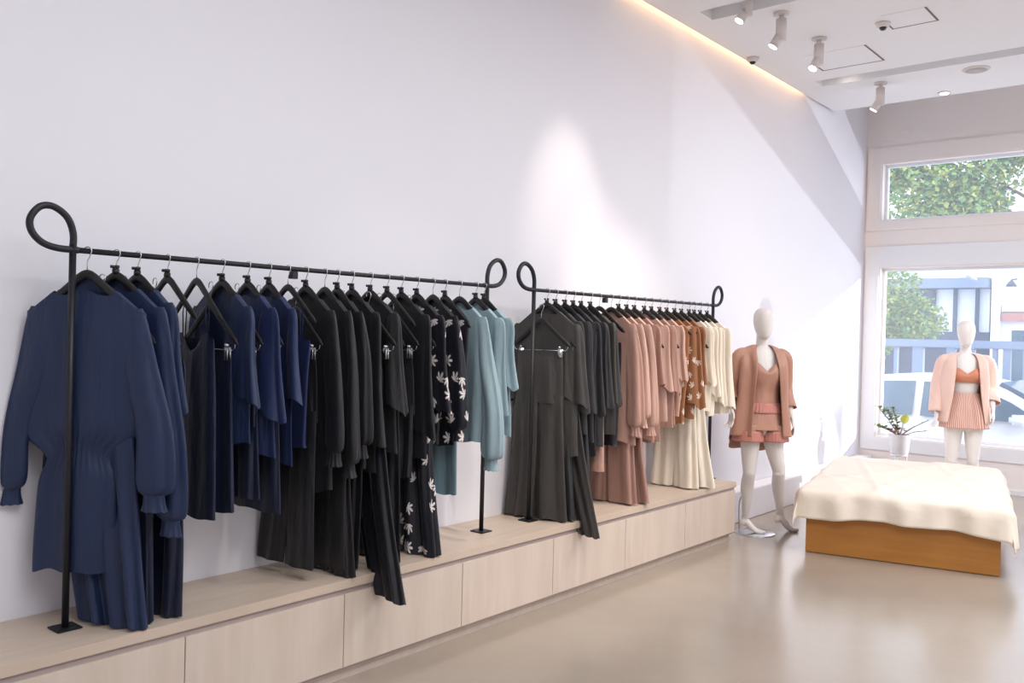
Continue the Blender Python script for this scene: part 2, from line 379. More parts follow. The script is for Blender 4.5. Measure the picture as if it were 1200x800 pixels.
# ------------------------------------------------------------------ hangers and garments (origin = rail centre, z = 0)
HS = [(0, 0), (.06, .015), (.15, .09), (.28, .235), (.5, .48), (.72, .72), (.88, .89), (1, .975)]
def sh_z(u, HWID=0.218):
    s = min(1.15, abs(u) / HWID)
    for (a, b), (c, d) in zip(HS, HS[1:]):
        if s <= c: return -0.070 - 0.165 * (b + (d - b) * (s - a) / (c - a))
    return -0.070 - 0.165 * (0.975 + (s - 1) * 1.3)
def make_hanger(connector, clips, drop=0.0):
    """parts for a hanger"""
    t = bpy.data.objects.new('clothes_hanger', None); COL.objects.link(t)
    hp = []
    for k in range(0, 11):
        a = radians(205 - k * 20.5); hp.append((0.0165 * cos(a) * 1.0, 0, 0.0 + 0.0165 * sin(a)))
    hp = [(p[0], 0, p[2] - 0.001) for p in hp] + [(0.008, 0, -0.022), (0.001, 0, -0.034), (0, 0, -0.052), (0, 0, -0.078)]
    bm = BM(); tube(bm, hp, 0.0021, 7); obj('hook', bm, CHROME, t)
    pts = []; rr = []; ff = []
    N = 26
    for i in range(-N, N + 1):
        s = i / N; u = 0.203 * s
        z = sh_z(u) - 0.014
        e = 1 if abs(s) < 0.96 else 0.55
        pts.append((u, 0, z)); rr.append((0.016 - 0.003 * abs(s)) * e); ff.append((0.0085 - 0.002 * abs(s)) * e)
    bm = BM(); tube(bm, pts, rr, 12, flat=ff, ref=Vector((0, 1, 0))); obj('arms', bm, BLACKH, t)
    if connector:
        bm = BM(); box(bm, -0.011, 0.011, -0.012, 0.008, -0.078, -0.056, 0.003)
        box(bm, -0.013, -0.007, -0.020, 0.004, -0.056, -0.044, 0.002); box(bm, 0.007, 0.013, -0.020, 0.004, -0.056, -0.044, 0.002)
        obj('connector_clip', bm, BLACKH, t)
    if clips:
        bm = BM(); tube(bm, [(-0.17, 0, -0.262), (0.17, 0, -0.262)], 0.0022, 8, ref=Vector((0, 0, 1)))
        tube(bm, crv([(-0.17, 0, -0.262), (-0.185, 0, -0.25), (-0.19, 0, -0.22)], 4), 0.0022, 6); tube(bm, crv([(0.17, 0, -0.262), (0.185, 0, -0.25), (0.19, 0, -0.22)], 4), 0.0022, 6)
        obj('clip_bar', bm, CHROME, t)
        for s in (-1, 1):
            bm = BM(); box(bm, s * 0.135 - 0.012, s * 0.135 + 0.012, -0.009, -0.005, -0.302, -0.250, 0.001); box(bm, s * 0.135 - 0.012, s * 0.135 + 0.012, 0.005, 0.009, -0.302, -0.250, 0.001)
            box(bm, s * 0.135 - 0.005, s * 0.135 + 0.005, -0.014, 0.014, -0.248, -0.236, 0.002)
            obj('clip', bm, CHROME, t)
    return t
PROTO = {}
def hanger(y, rz, label, connector=False, clips=False, x=XR, z=ZR):
    k = (connector, clips)
    if k not in PROTO:
        PROTO[k] = make_hanger(connector, clips); r = PROTO[k]
    else:
        s = PROTO[k]; r = s.copy(); COL.objects.link(r)
        for ch in s.children:
            c = ch.copy(); COL.objects.link(c); c.parent = r
    r.location = (x, y, z); r.rotation_euler = (0, 0, rz)
    tag(r, label, 'hanger', 'black hangers on the racks')
    return r

def sstep(a, b, x):
    t = max(0, min(1, (x - a) / (b - a))); return t * t * (3 - 2 * t)
def folds(rnd, k=5, lo=2.0, hi=7.5):
    return [(rnd.uniform(lo, hi), rnd.uniform(0, 6.28), rnd.uniform(-1.2, 1.2), rnd.uniform(0.4, 1)) for _ in range(k)]
def fold_at(fs, U, s):
    t = sum(a for _, _, _, a in fs)
    return sum(a * sin(f * U + p + d * s) for f, p, d, a in fs) / t * 1.7
def body(rnd, W0, hem, hw, T=0.018, amp=0.018, nw=0.1, nd=0.065, vp=2, opened=False, waist=None, slant=0, hemamp=0.008, xs=0.0):
    """closed cloth tube hanging from the shoulders; hem is local z"""
    bm = BM(); NV = 34; fs = folds(rnd); f2 = folds(rnd, 3, 5, 11); fh = folds(rnd, 3, 3, 6)
    def pt(U, s, side):
        u0 = U * W0; zs = sh_z(u0) + 0.006
        if abs(u0) < nw:
            d = nd if side < 0 else 0.02
            zs -= d * (1 - (abs(u0) / nw) ** vp) if d else 0
        half = W0 * (1 - s) + hw * s
        if waist: half = W0 * (1.05 - sstep(waist[0] - 0.12, waist[0] + 0.02, s)) + hw * sstep(waist[0] - 0.12, waist[0] + 0.02, s)
        half += 0.012 * sin(s * 5 + fs[0][1]) * s
        if waist: half *= 1 - waist[1] * exp(-((s - waist[0]) / 0.05) ** 2)
        u = U * half + xs * s
        z = zs + (hem + slant * U + hemamp * fold_at(fh, U * 1.3, 0) - zs) * s
        th = 0.0135 + (T - 0.0135) * sstep(0, 0.15, s)
        if waist: th *= 1 - 0.35 * exp(-((s - waist[0]) / 0.05) ** 2)
        k = sstep(0.02, 0.45, s) * (0.45 + 0.55 * s)
        v = amp * k * fold_at(fs, U, s) + side * (th * (1 - abs(U) ** 12)) + amp * 0.35 * k * (1 - abs(U) ** 12) * fold_at(f2, U, s) * side
        if waist: v += 0.004 * sin(U * 42) * exp(-((s - waist[0]) / 0.07) ** 2) * (1 - abs(U) ** 12)
        return Vector((u, v, z))
    def grid(U0, U1, n, side):
        V = [[bm.verts.new(pt((U0(j / NV) + (U1(j / NV) - U0(j / NV)) * i / n), j / NV, side)) for i in range(n + 1)] for j in range(NV + 1)]
        for j in range(NV):
            for i in range(n): bm.faces.new((V[j][i], V[j][i + 1], V[j + 1][i + 1], V[j + 1][i]))
    def yoke(a, b, n):
        P = [[bm.verts.new(pt(a + (b - a) * i / n, 0, sd) if abs(sd) == 1 else (pt(a + (b - a) * i / n, 0, 1) + pt(a + (b - a) * i / n, 0, -1)) / 2 + Vector((0, 0, 0.005))) for i in range(n + 1)] for sd in (-1, 0, 1)]
        for q in (0, 1):
            for i in range(n): bm.faces.new((P[q][i], P[q][i + 1], P[q + 1][i + 1], P[q + 1][i]))
    g0 = nw / W0; yoke(-1, -g0, 14); yoke(g0, 1, 14)
    grid(lambda s: -1, lambda s: 1, 48, 1)
    if opened:
        g = nw / W0
        gap = lambda s: g * (1 - 0.55 * sstep(0, .5, s)) * opened
        grid(lambda s: -1, lambda s: -gap(s), 22, -1); grid(lambda s: gap(s), lambda s: 1, 22, -1)
    else:
        grid(lambda s: -1, lambda s: 1, 48, -1)
    bmesh.ops.remove_doubles(bm, verts=bm.verts, dist=1e-5)
    return bm
def cloth_tube(rnd, rows, seg=40, amp=0.12, top=None, nlo=2, nhi=6, cap0=False, cap1=False, bm=None, hemamp=0.0, lean=0.0):
    """rows (x,y,z,a,b): stacked horizontal rings with growing folds"""
    rows = crvn(rows, 5); fs = [(rnd.randint(nlo, nhi), rnd.uniform(0, 6.28), rnd.uniform(-1, 1), rnd.uniform(.5, 1)) for _ in range(4)]
    n = len(rows); rs = []
    for j, (x, y, z, a, b) in enumerate(rows):
        s = j / (n - 1); r = []
        for k in range(seg):
            th = 2 * pi * k / seg; f = fold_at(fs, th, s * 1.5) * amp * sstep(0, .5, s)
            m_ = min(a, b)
            zz = z + (top(th) if top and j == 0 else 0) + (top(th) * max(0, 1 - j / 4) if top and 0 < j < 4 else 0) + hemamp * s * fold_at(fs, th, 0) - lean * cos(th) * sstep(.4, 1, s)
            r.append(Vector((x + cos(th) * (a + f * m_ * 1.2), y + sin(th) * (b + f * m_ * 1.2), zz)))
        rs.append(r)
    bm = bm or BM(); return rings(bm, rs, cap0, cap1)

def sleeve_parts(t, m, rnd, kind, W0, zc, out=0.03, r=0.055, sides=(-1, 1)):
    for s in sides:
        x0 = s * (W0 - 0.045); z0 = sh_z(x0) + 0.001
        if kind == 'long':
            L = z0 - zc; xo = s * (W0 + out)
            rows = [(x0, 0, z0, 0.040, 0.010), (x0 + s * 0.008, 0, z0 - 0.05, 0.052, 0.016), (s * (W0 - 0.012), 0, z0 - L * 0.3, r * 1.05, 0.022),
                    (xo - s * .01, -0.006, z0 - L * 0.6, r * 1.05, 0.026), (xo, -0.008, zc + 0.10, r * 1.1, 0.028), (xo, -0.008, zc + 0.06, r * 0.62, 0.022)]
            obj('sleeve', cloth_tube(rnd, rows, amp=0.30, cap0=True), m, t)
            rows = [(xo, -0.008, zc + 0.062, r * 0.60, 0.021), (xo + s * 0.001, -0.008, zc + 0.03, r * 0.58, 0.021), (xo + s * 0.002, -0.008, zc, r * 0.70, 0.026)]
            obj('cuff', cloth_tube(rnd, rows, amp=0.16, nlo=7, nhi=11, hemamp=0.003), m, t)
        elif kind == 'kimono':
            L = z0 - zc; xo = s * (W0 + out)
            rows = [(x0, 0, z0, 0.040, 0.010), (x0 + s * 0.004, 0, z0 - 0.05, 0.058, 0.015), (x0 + s * 0.012, -0.003, z0 - L * 0.5, r * 1.2, 0.020), (xo - s * 0.035, -0.006, zc + 0.02, r * 1.45, 0.026)]
            obj('sleeve', cloth_tube(rnd, rows, amp=0.42, cap0=True, hemamp=0.012, lean=s * 0.03), m, t)

def clear_wall(t):
    """cloth that would reach into the wall lies against it instead"""
    bpy.context.view_layer.update()
    R = Matrix.Translation(t.location) @ Matrix.Rotation(t.rotation_euler.z, 4, 'Z'); Ri = R.inverted()
    for ch in t.children:
        if ch.type != 'MESH': continue
        for v in ch.data.vertices:
            p = R @ v.co
            if p.x < 0.05:
                p.x = 0.010 + 0.040 * exp((p.x - 0.05) / 0.040); v.co = Ri @ p
    return t

def top_garment(name, label, cat, y, rz, m, hem, hw=0.20, W0=0.192, sleeve=None, zc=1.2, out=0.03, r=0.055, seed=0, x=XR, z=ZR, collar=False, group='clothes on the left rack', **kw):
    rnd = random.Random(seed + 11)
    t = thing(name, label, cat, (x, y, z), rz, group)
    obj('body', body(rnd, W0, hem - z, hw, **kw), m, t)
    if sleeve: sleeve_parts(t, m, rnd, sleeve, W0, zc - z, out, r)
    if collar:
        nw = kw.get('nw', 0.1); bm = BM()
        pts = []
        for k in range(0, 25):
            a = pi * k / 24; pts.append((nw * cos(a), 0.012 * sin(a), sh_z(nw * cos(a)) + 0.006 - 0.02 * sin(a)))
        tube(bm, pts, 0.009, 8, flat=0.004); obj('collar', bm, m, t)
    return clear_wall(t)
def slip_garment(name, label, cat, y, rz, m, top, hem, hw, seed=0, x=XR, z=ZR, legs=False, wt=0.13, group='clothes on the left rack', strap=True, vdepth=0.05, T=0.022):
    """camisole top on two thin straps, hanging loose below"""
    rnd = random.Random(seed + 5); t = thing(name, label, cat, (x, y, z), rz, group)
    zt = top - z; zh = hem - z; sx = wt * 0.62
    f = lambda th: (-vdepth * (1 - min(1, abs(cos(th)) / 0.55)) if sin(th) < 0 else -0.02) - 0.02 * (abs(cos(th)) > 0.8)
    rows = [(0, 0, zt, wt, T * 0.6), (0, 0, zt - 0.1, wt * 1.02, T), (0, 0, (zt * .6 + zh * .4), (wt + hw) / 2, T * 1.2), (0, 0, zh + 0.1 * (zt - zh), hw * .97, T * 1.3), (0, 0, zh, hw, T * 1.35)]
    if not legs:
        obj('body', cloth_tube(rnd, rows, seg=64, amp=0.42, top=f, nlo=3, nhi=9, hemamp=0.006), m, t)
    else:
        c = zt + (zh - zt) * 0.42
        rows = [(0, 0, zt, wt, T * 0.6), (0, 0, zt - 0.1, wt * 1.02, T), (0, 0, c - 0.02, (wt + hw) / 2, T * 1.15)]
        bm = cloth_tube(rnd, rows, seg=64, amp=0.4, top=f, nlo=3, nhi=9)
        for s in (-1, 1):
            q = (wt + hw) / 4
            cloth_tube(rnd, [(s * q, 0, c + 0.03, q * 1.0, T), (s * q * 1.05, 0, (c + zh) / 2, q * 1.05, T * 1.2), (s * hw * 0.52, 0, zh, hw * 0.5, T * 1.4)], seg=40, amp=0.5, nlo=3, nhi=7, bm=bm, hemamp=0.006)
        obj('body', bm, m, t)
    if strap:
        for s in (-1, 1):
            bm = BM(); zz = sh_z(sx) - 0.0
            tube(bm, [(s * sx, -0.004, zt - 0.012), (s * sx * 0.98, -0.008, (zt + zz) / 2), (s * sx * 0.96, 0, zz + 0.006), (s * sx * 0.98, 0.008, (zt + zz) / 2), (s * sx, 0.004, zt - 0.02)], 0.0028, 6, ref=Vector((1, 0, 0)))
            obj('strap', bm, m, t)
    return clear_wall(t)
def bottoms(name, label, cat, y, rz, m, hem, hw, seed=0, x=XR, z=ZR - 0.097, ww=0.15, legs=True, xs=0.0, group='clothes on the left rack', crotch=0.30, T=0.015, band=True, hem2=None):
    rnd = random.Random(seed + 77); t = thing(name, label, cat, (x, y, z), rz, group)
    zt = -0.268; zh = hem - z
    if band:
        obj('waistband', cloth_tube(rnd, [(0, 0, zt, ww, 0.006), (0, 0, zt - 0.03, ww, 0.008)], seg=48, amp=0.1, nlo=8, nhi=16), m, t)
    if not legs:
        obj('skirt' if cat == 'skirt' else 'body', cloth_tube(rnd, [(0, 0, zt - 0.028, ww, 0.009), (0, 0, zt - 0.12, ww * 1.03, T), (xs * .5, 0, (zt + zh) / 2, (ww + hw) / 2, T * 1.2), (xs, 0, zh, hw, T * 1.4)], seg=64, amp=0.5, nlo=3, nhi=9, hemamp=0.008), m, t)
    else:
        c = zt - min(crotch, 0.6 * (zt - zh)); bm = cloth_tube(rnd, [(0, 0, zt - 0.028, ww, 0.009), (0, 0, zt - 0.12, ww * 1.03, T), (0, 0, c - 0.01, ww * 1.08, T * 1.1)], seg=64, amp=0.4, nlo=3, nhi=8)
        for s in (-1, 1):
            q = ww * 0.54; h_ = zh if (s > 0 or hem2 is None) else hem2 - z
            cloth_tube(rnd, [(s * q, 0, c + 0.04, q * 0.99, T), (s * q * 1.04 + xs * .4, 0, (c + h_) / 2, (q + hw * .5) / 2, T * 1.2), (s * hw * 0.53 + xs, 0, h_, hw * 0.5, T * 1.4)], seg=44, amp=0.5, nlo=3, nhi=7, bm=bm, hemamp=0.006)
        obj('legs', bm, m, t)
    return clear_wall(t)

def two(y, rz, desc, x=XR):
    """a second hanger cascading from the connector of the first"""
    hanger(y - 0.052, rz - D(4), desc, False, True, x=x, z=ZR - 0.097)
G1 = 'clothes on the near rack'; G2 = 'clothes on the far rack'
YA = [1.472, 1.58, 1.664, 1.786, 1.911, 2.028, 2.15, 2.256, 2.354, 2.451, 2.557, 2.631, 2.718, 2.832, 2.942, 3.037, 3.144, 3.259, 3.35, 3.462, 3.592, 3.661]
YC = [4.235, 4.322, 4.419, 4.507, 4.593, 4.695, 4.794, 4.935, 5.028, 5.129, 5.227, 5.358, 5.455, 5.569, 5.671, 5.783, 5.886, 6.004, 6.084, 6.18, 6.292]
D = radians
def left_rack():
    Y = YA
    def top(i, rz, label, m, hem, desc, conn=False, name='blouse', cat='top', **kw):
        hanger(Y[i], D(rz), 'black hanger carrying the ' + desc, conn)
        return top_garment(name, label, cat, Y[i], D(rz), m, hem, seed=i * 3, group=G1, **kw)
    def bot(i, rz, label, m, hem, hw, desc, name='trousers', cat='trousers', **kw):
        two(Y[i], D(rz), 'lower black clip hanger carrying the ' + desc)
        return bottoms(name, label, cat, Y[i] - 0.054, D(rz), m, hem, hw, seed=i * 5 + 1, group=G1, **kw)
    top(0, 33, 'navy long-sleeved shirt dress with gathered waist, nearest to the rack post', NAVY, 0.665, 'navy gathered shirt dress nearest the post', name='shirt_dress', cat='dress', W0=0.225, hw=0.135, xs=-0.03, sleeve='long', zc=0.90, out=0.06, r=0.068, nw=0.12, nd=0.08, T=0.024, amp=0.014, waist=(0.56, 0.22), collar=True)
    top(1, 26, 'navy wide-sleeved top hanging right behind the gathered shirt dress', NAVY, 0.80, 'navy wide-sleeved top behind the shirt dress', True, W0=0.215, hw=0.17, sleeve='long', zc=0.80, out=0.05, r=0.06)
    bot(1, 20, 'long wide navy trousers whose hem lies on the bench beside the rack foot', NAVY, 0.470, 0.135, 'long navy trousers beside the rack foot', xs=0.105, T=0.022)
    top(2, 14, 'navy top with short loose sleeve and rolled edge, third from the post', NAVY, 0.98, 'navy loose top third from the post', True, hw=0.20, sleeve='kimono', zc=1.26)
    bot(2, 10, 'navy trousers reaching the bench behind the widest navy pair', NAVYD, 0.470, 0.15, 'navy trousers behind the widest pair', xs=0.03)
    hanger(Y[3], D(3), 'black upper hanger with no garment of its own above the strappy jumpsuit', True)
    two(Y[3], D(3), 'lower black hanger carrying the strappy navy jumpsuit')
    slip_garment('jumpsuit', 'narrow long navy jumpsuit on thin straps, reaching the bench', 'jumpsuit', Y[3] - 0.042, D(3), NAVYD, 1.47, 0.470, 0.125, seed=3, z=ZR - 0.097, legs=True, group=G1, wt=0.15, x=XR + 0.05)
    hanger(Y[4], D(-2), 'black hanger carrying the knee length navy slip dress')
    slip_garment('slip_dress', 'navy slip dress with deep neckline on thin straps and frilled hem', 'dress', Y[4], D(-2), NAVYD, 1.55, 0.815, 0.19, seed=4, group=G1, wt=0.15, vdepth=0.1)
    top(5, 5, 'navy short-sleeved jacket top just behind the slip dress', NAVY, 1.10, 'navy short jacket top behind the slip dress', True, sleeve='kimono', zc=1.27, opened=0.8, r=0.05)
    bot(5, 4, 'navy pleated skirt with straight hem behind the slip dress', NAVYD, 0.83, 0.18, 'navy pleated skirt', name='skirt', cat='skirt', legs=False)
    top(6, 2, 'bright navy tee with pointed wide sleeve among the navy clothes', NAVYB, 1.05, 'bright navy pointed-sleeve tee', True, sleeve='kimono', zc=1.20, r=0.058)
    bot(6, 2, 'wide navy shorts with clipped waistband below the pointed-sleeve tee', NAVYD, 0.87, 0.17, 'wide navy shorts', name='shorts', cat='shorts')
    top(7, 0, 'bright navy tee with wide rolled sleeve before the blue camisole', NAVYB, 1.0, 'bright navy rolled-sleeve tee', True, sleeve='kimono', zc=1.27, r=0.055)
    bot(7, 0, 'flared navy skirt with rounded dipping hem, lowest of the short navy pieces', NAVYD, 0.80, 0.19, 'flared navy skirt', name='skirt', cat='skirt', legs=False)
    hanger(Y[8], D(0), 'black hanger carrying the last navy camisole')
    slip_garment('camisole', 'navy camisole top, last of the navy clothes before the black ones', 'top', Y[8], 0, NAVYB, 1.55, 1.06, 0.16, seed=8, group=G1, wt=0.17)
    top(9, 4, 'black long-sleeved pyjama shirt, first of the black clothes', BLACK, 0.86, 'first black pyjama shirt', True, sleeve='long', zc=0.98, hw=0.19)
    bot(9, 2, 'black trousers ending high above the bench, first of the black pairs', BLACK, 0.52, 0.20, 'first black trousers', xs=-0.04)
    top(10, 0, 'long black dress with full gathered-cuff sleeves', BLACK2, 0.50, 'long black gathered-cuff dress', name='long_dress', cat='dress', sleeve='long', zc=0.92, hw=0.20, out=0.02)
    top(11, -2, 'black long-sleeved blouse behind the gathered-cuff dress', BLACK, 0.95, 'black blouse behind the long dress', True, sleeve='long', zc=1.0, out=0.02)
    bot(11, -2, 'long black trousers with pooled hem beside the bench edge', BLACK2, 0.470, 0.17, 'pooled-hem black trousers', xs=0.06)
    top(12, 0, 'black blouse with drooping sleeve in the middle of the black clothes', BLACK2, 0.92, 'black drooping-sleeve blouse', True, sleeve='kimono', zc=1.05)
    bot(12, 0, 'slim black trousers in the middle of the black clothes', BLACK, 0.470, 0.14, 'slim black trousers', xs=0.0)
    top(13, 3, 'black tee with square flared sleeve facing the room', BLACK2, 1.0, 'black square-sleeved tee', True, sleeve='kimono', zc=1.20, r=0.062)
    two(Y[13], D(3), 'lower black clip hanger carrying the trousers that spill over the bench edge', x=XR + 0.05)
    bottoms('trousers', 'wide black trousers whose hem spills over the front edge of the bench', 'trousers', Y[13] - 0.054, D(-14), INK, 0.37, 0.13, seed=71, group=G1, x=XR + 0.05, xs=0.285, T=0.018)
    hanger(Y[14], D(0), 'black upper hanger above the clipped black wide trousers', True)
    bot(14, 0, 'wide black trousers hung by chrome clips in open view', BLACK, 0.470, 0.16, 'black wide trousers on chrome clips', xs=0.03)
    top(15, 2, 'black kimono top with long square sleeve next to the floral clothes', BLACK, 0.95, 'black kimono top next to the florals', True, sleeve='kimono', zc=1.06, name='kimono')
    bot(15, 0, 'plain black shorts beside the palm-print trousers', BLACK2, 0.86, 0.15, 'plain black shorts', name='shorts', cat='shorts')
    top(16, 0, 'black tee with white palm-leaf print just before the printed robe', FLORAL, 1.02, 'palm-print tee', True, sleeve='kimono', zc=1.18)
    bot(16, 2, 'long black trousers with white palm-leaf print standing on the bench', FLORAL, 0.470, 0.185, 'palm-print trousers', xs=0.05, T=0.024)
    top(17, -3, 'black robe with white palm-leaf print and wide hemmed sleeve', FLORAL, 1.0, 'palm-print robe', sleeve='long', zc=1.03, name='robe', cat='robe', out=0.03, r=0.06, collar=True, opened=0.7)
    top(18, -4, 'short black printed top almost hidden before the light blue shirts', FLORAL, 1.05, 'hidden printed top', True, sleeve=None, hw=0.16)
    bot(18, 0, 'dusty blue skirt with pointed hem showing below the palm-print robe', SKYD, 0.74, 0.17, 'dusty blue skirt', name='skirt', cat='skirt', legs=False)
    top(19, 3, 'light blue shirt with long balloon sleeve and pleated cuff', SKYB, 1.0, 'light blue balloon-sleeved shirt', sleeve='long', zc=0.86, out=0.06, r=0.066, name='shirt', collar=True)
    top(20, 2, 'light blue frilled top between the balloon-sleeved shirt and the post', SKYB, 1.0, 'light blue frilled top', True, sleeve='kimono', zc=1.15, out=0.02, r=0.045, T=0.014, amp=0.008)
    top(21, 3, 'light blue short-sleeved top at the far end of its rack', SKYB, 1.02, 'last light blue top at the far post', True, sleeve='kimono', zc=1.28, out=0.03, r=0.042, T=0.012, amp=0.007)
def right_rack():
    Y = YC
    def top(i, rz, label, m, hem, desc, conn=False, name='blouse', cat='top', **kw):
        hanger(Y[i], D(rz), 'black hanger carrying the ' + desc, conn)
        kw.setdefault('W0', 0.190); kw.setdefault('out', 0.022)
        return top_garment(name, label, cat, Y[i], D(rz), m, hem, seed=100 + i * 3, group=G2, **kw)
    def bot(i, rz, label, m, hem, hw, desc, name='trousers', cat='trousers', **kw):
        two(Y[i], D(rz), 'lower black clip hanger carrying the ' + desc)
        return bottoms(name, label, cat, Y[i] - 0.054, D(rz), m, hem, hw, seed=100 + i * 5 + 1, group=G2, **kw)
    top(0, 14, 'charcoal kimono robe with clip bar across it, nearest the post', CHAR, 0.85, 'charcoal kimono robe nearest the post', True, name='robe', cat='robe', sleeve='kimono', zc=1.16, W0=0.215, nw=0.09, nd=0.07, r=0.06, hw=0.23)
    bot(0, 12, 'long charcoal wide trousers with split hem beside the post foot', CHAR, 0.475, 0.2, 'long charcoal trousers by the post', T=0.022)
    top(1, 3, 'charcoal kimono top with pointed sleeve, second from the post', CHAR, 1.0, 'charcoal pointed-sleeve kimono', True, sleeve='kimono', zc=1.12, r=0.06, name='kimono')
    bot(1, 2, 'charcoal trousers hanging second from the post', CHAR2, 0.475, 0.17, 'second charcoal trousers', xs=0.05)
    top(2, 1, 'slate charcoal top third from the post', CHAR2, 0.98, 'slate top third from the post', True, sleeve='kimono', zc=1.12)
    bot(2, -8, 'charcoal trousers with a long point falling over the bench edge', CHAR, 0.385, 0.11, 'charcoal trousers falling over the bench edge', xs=0.27)
    top(3, 0, 'slate jacket with rounded collar in the charcoal group', CHAR2, 0.92, 'slate rounded-collar jacket', True, sleeve='kimono', zc=1.10, name='jacket', cat='jacket', collar=True)
    bot(3, 0, 'slim slate trousers touching the bench in the charcoal group', CHAR2, 0.475, 0.15, 'slim slate trousers', xs=0.04)
    top(4, 0, 'dark slate tee just before the black camisole', CHAR2, 0.88, 'dark slate tee', True, sleeve='kimono', zc=1.14)
    bot(4, 0, 'dark slate skirt with straight hem before the rose trousers', CHAR2, 0.83, 0.17, 'dark slate skirt', name='skirt', cat='skirt', legs=False)
    top(5, 0, 'charcoal blouse with a rose piece clipped below it', CHAR, 0.95, 'charcoal blouse above the rose shorts', True, sleeve='kimono', zc=1.15)
    bot(5, 0, 'dusty rose short trousers peeping out below the charcoal clothes', ROSE, 0.72, 0.17, 'rose short trousers', name='shorts', cat='shorts')
    hanger(Y[6], 0, 'black hanger carrying the black camisole before the rose robes')
    slip_garment('camisole', 'black camisole hanging between the charcoal and the rose clothes', 'top', Y[6], 0, INK, 1.56, 0.87, 0.17, seed=201, group=G2, wt=0.18)
    top(7, 2, 'dusty rose robe with long drooping sleeve, first of the rose group', ROSE, 0.88, 'first dusty rose robe', name='robe', cat='robe', sleeve='long', zc=0.93, collar=True, r=0.06)
    top(8, 0, 'pale rose robe, second in the rose group', ROSE2, 0.9, 'second pale rose robe', True, name='robe', cat='robe', sleeve='long', zc=0.98, r=0.055)
    bot(8, 0, 'wide dusty rose trousers nearest to the charcoal clothes', ROSED, 0.475, 0.2, 'nearest wide rose trousers', T=0.022)
    top(9, 0, 'pale rose robe, third in the rose group', ROSE2, 0.9, 'third pale rose robe', True, name='robe', cat='robe', sleeve='long', zc=0.92, r=0.055)
    bot(9, 0, 'wide dusty rose trousers with creased front, farther pair', ROSED, 0.475, 0.2, 'farther wide rose trousers', xs=0.05, T=0.022)
    top(10, 0, 'dusty rose dress with short puffed sleeve', ROSE, 0.86, 'rose puffed-sleeve dress', True, name='dress', cat='dress', sleeve='kimono', zc=1.26, r=0.05)
    top(11, 0, 'pale rose tee with short straight sleeve above the clipped shorts', ROSE2, 1.0, 'pale rose straight-sleeve tee', True, sleeve='kimono', zc=1.22, r=0.05)
    bot(11, 0, 'dusty rose skirt with straight hem in the middle of the rack', ROSE, 0.86, 0.19, 'rose straight skirt', name='skirt', cat='skirt', legs=False)
    top(12, 0, 'dusty rose blouse with fluted sleeve', ROSE, 0.95, 'rose fluted-sleeve blouse', True, sleeve='kimono', zc=1.20)
    top(13, 0, 'pale rose blouse before the rust clothes', ROSE2, 1.02, 'pale rose blouse before the rust ones', True, sleeve='kimono', zc=1.28, r=0.045)
    bot(13, 0, 'dusty rose frilled shorts clipped before the rust clothes', ROSE, 0.96, 0.17, 'rose frilled shorts', name='shorts', cat='shorts')
    top(14, 0, 'rust printed camisole top, first of the rust clothes', RUSTP, 0.95, 'first rust printed top', True, sleeve=None, hw=0.17)
    top(15, 0, 'rust kimono with white palm sprigs on the wide sleeve', RUSTP, 1.0, 'rust palm-sprig kimono', True, name='kimono', sleeve='kimono', zc=1.08, r=0.06)
    top(16, 0, 'plain rust tee between the printed kimono and the cream clothes', RUST, 1.06, 'plain rust tee', True, sleeve='kimono', zc=1.24, r=0.04)
    bot(16, 0, 'cream wide trousers nearest to the rose clothes', CREAM, 0.475, 0.19, 'nearest cream trousers', T=0.022)
    top(17, 0, 'cream tee, first of the cream clothes', CREAM, 1.04, 'first cream tee', True, sleeve='kimono', zc=1.24, r=0.045)
    bot(17, 0, 'long cream trousers with brightly lit leg, farther pair', IVORY, 0.475, 0.20, 'farther long cream trousers', xs=0.06, T=0.024)
    top(18, 0, 'cream blouse with frill, second of the cream clothes', IVORY, 1.0, 'second cream frilled blouse', True, sleeve='kimono', zc=1.15, r=0.045)
    top(19, 0, 'cream sheer blouse before the last hanger', CREAM, 1.0, 'third cream sheer blouse', True, sleeve='kimono', zc=1.08, r=0.05)
    top(20, 6, 'cream blouse at the far end of its rack by the mannequin', IVORY, 1.0, 'last cream blouse by the mannequin', True, sleeve='kimono', zc=1.05, r=0.05, T=0.014, amp=0.01)
left_rack()
right_rack()

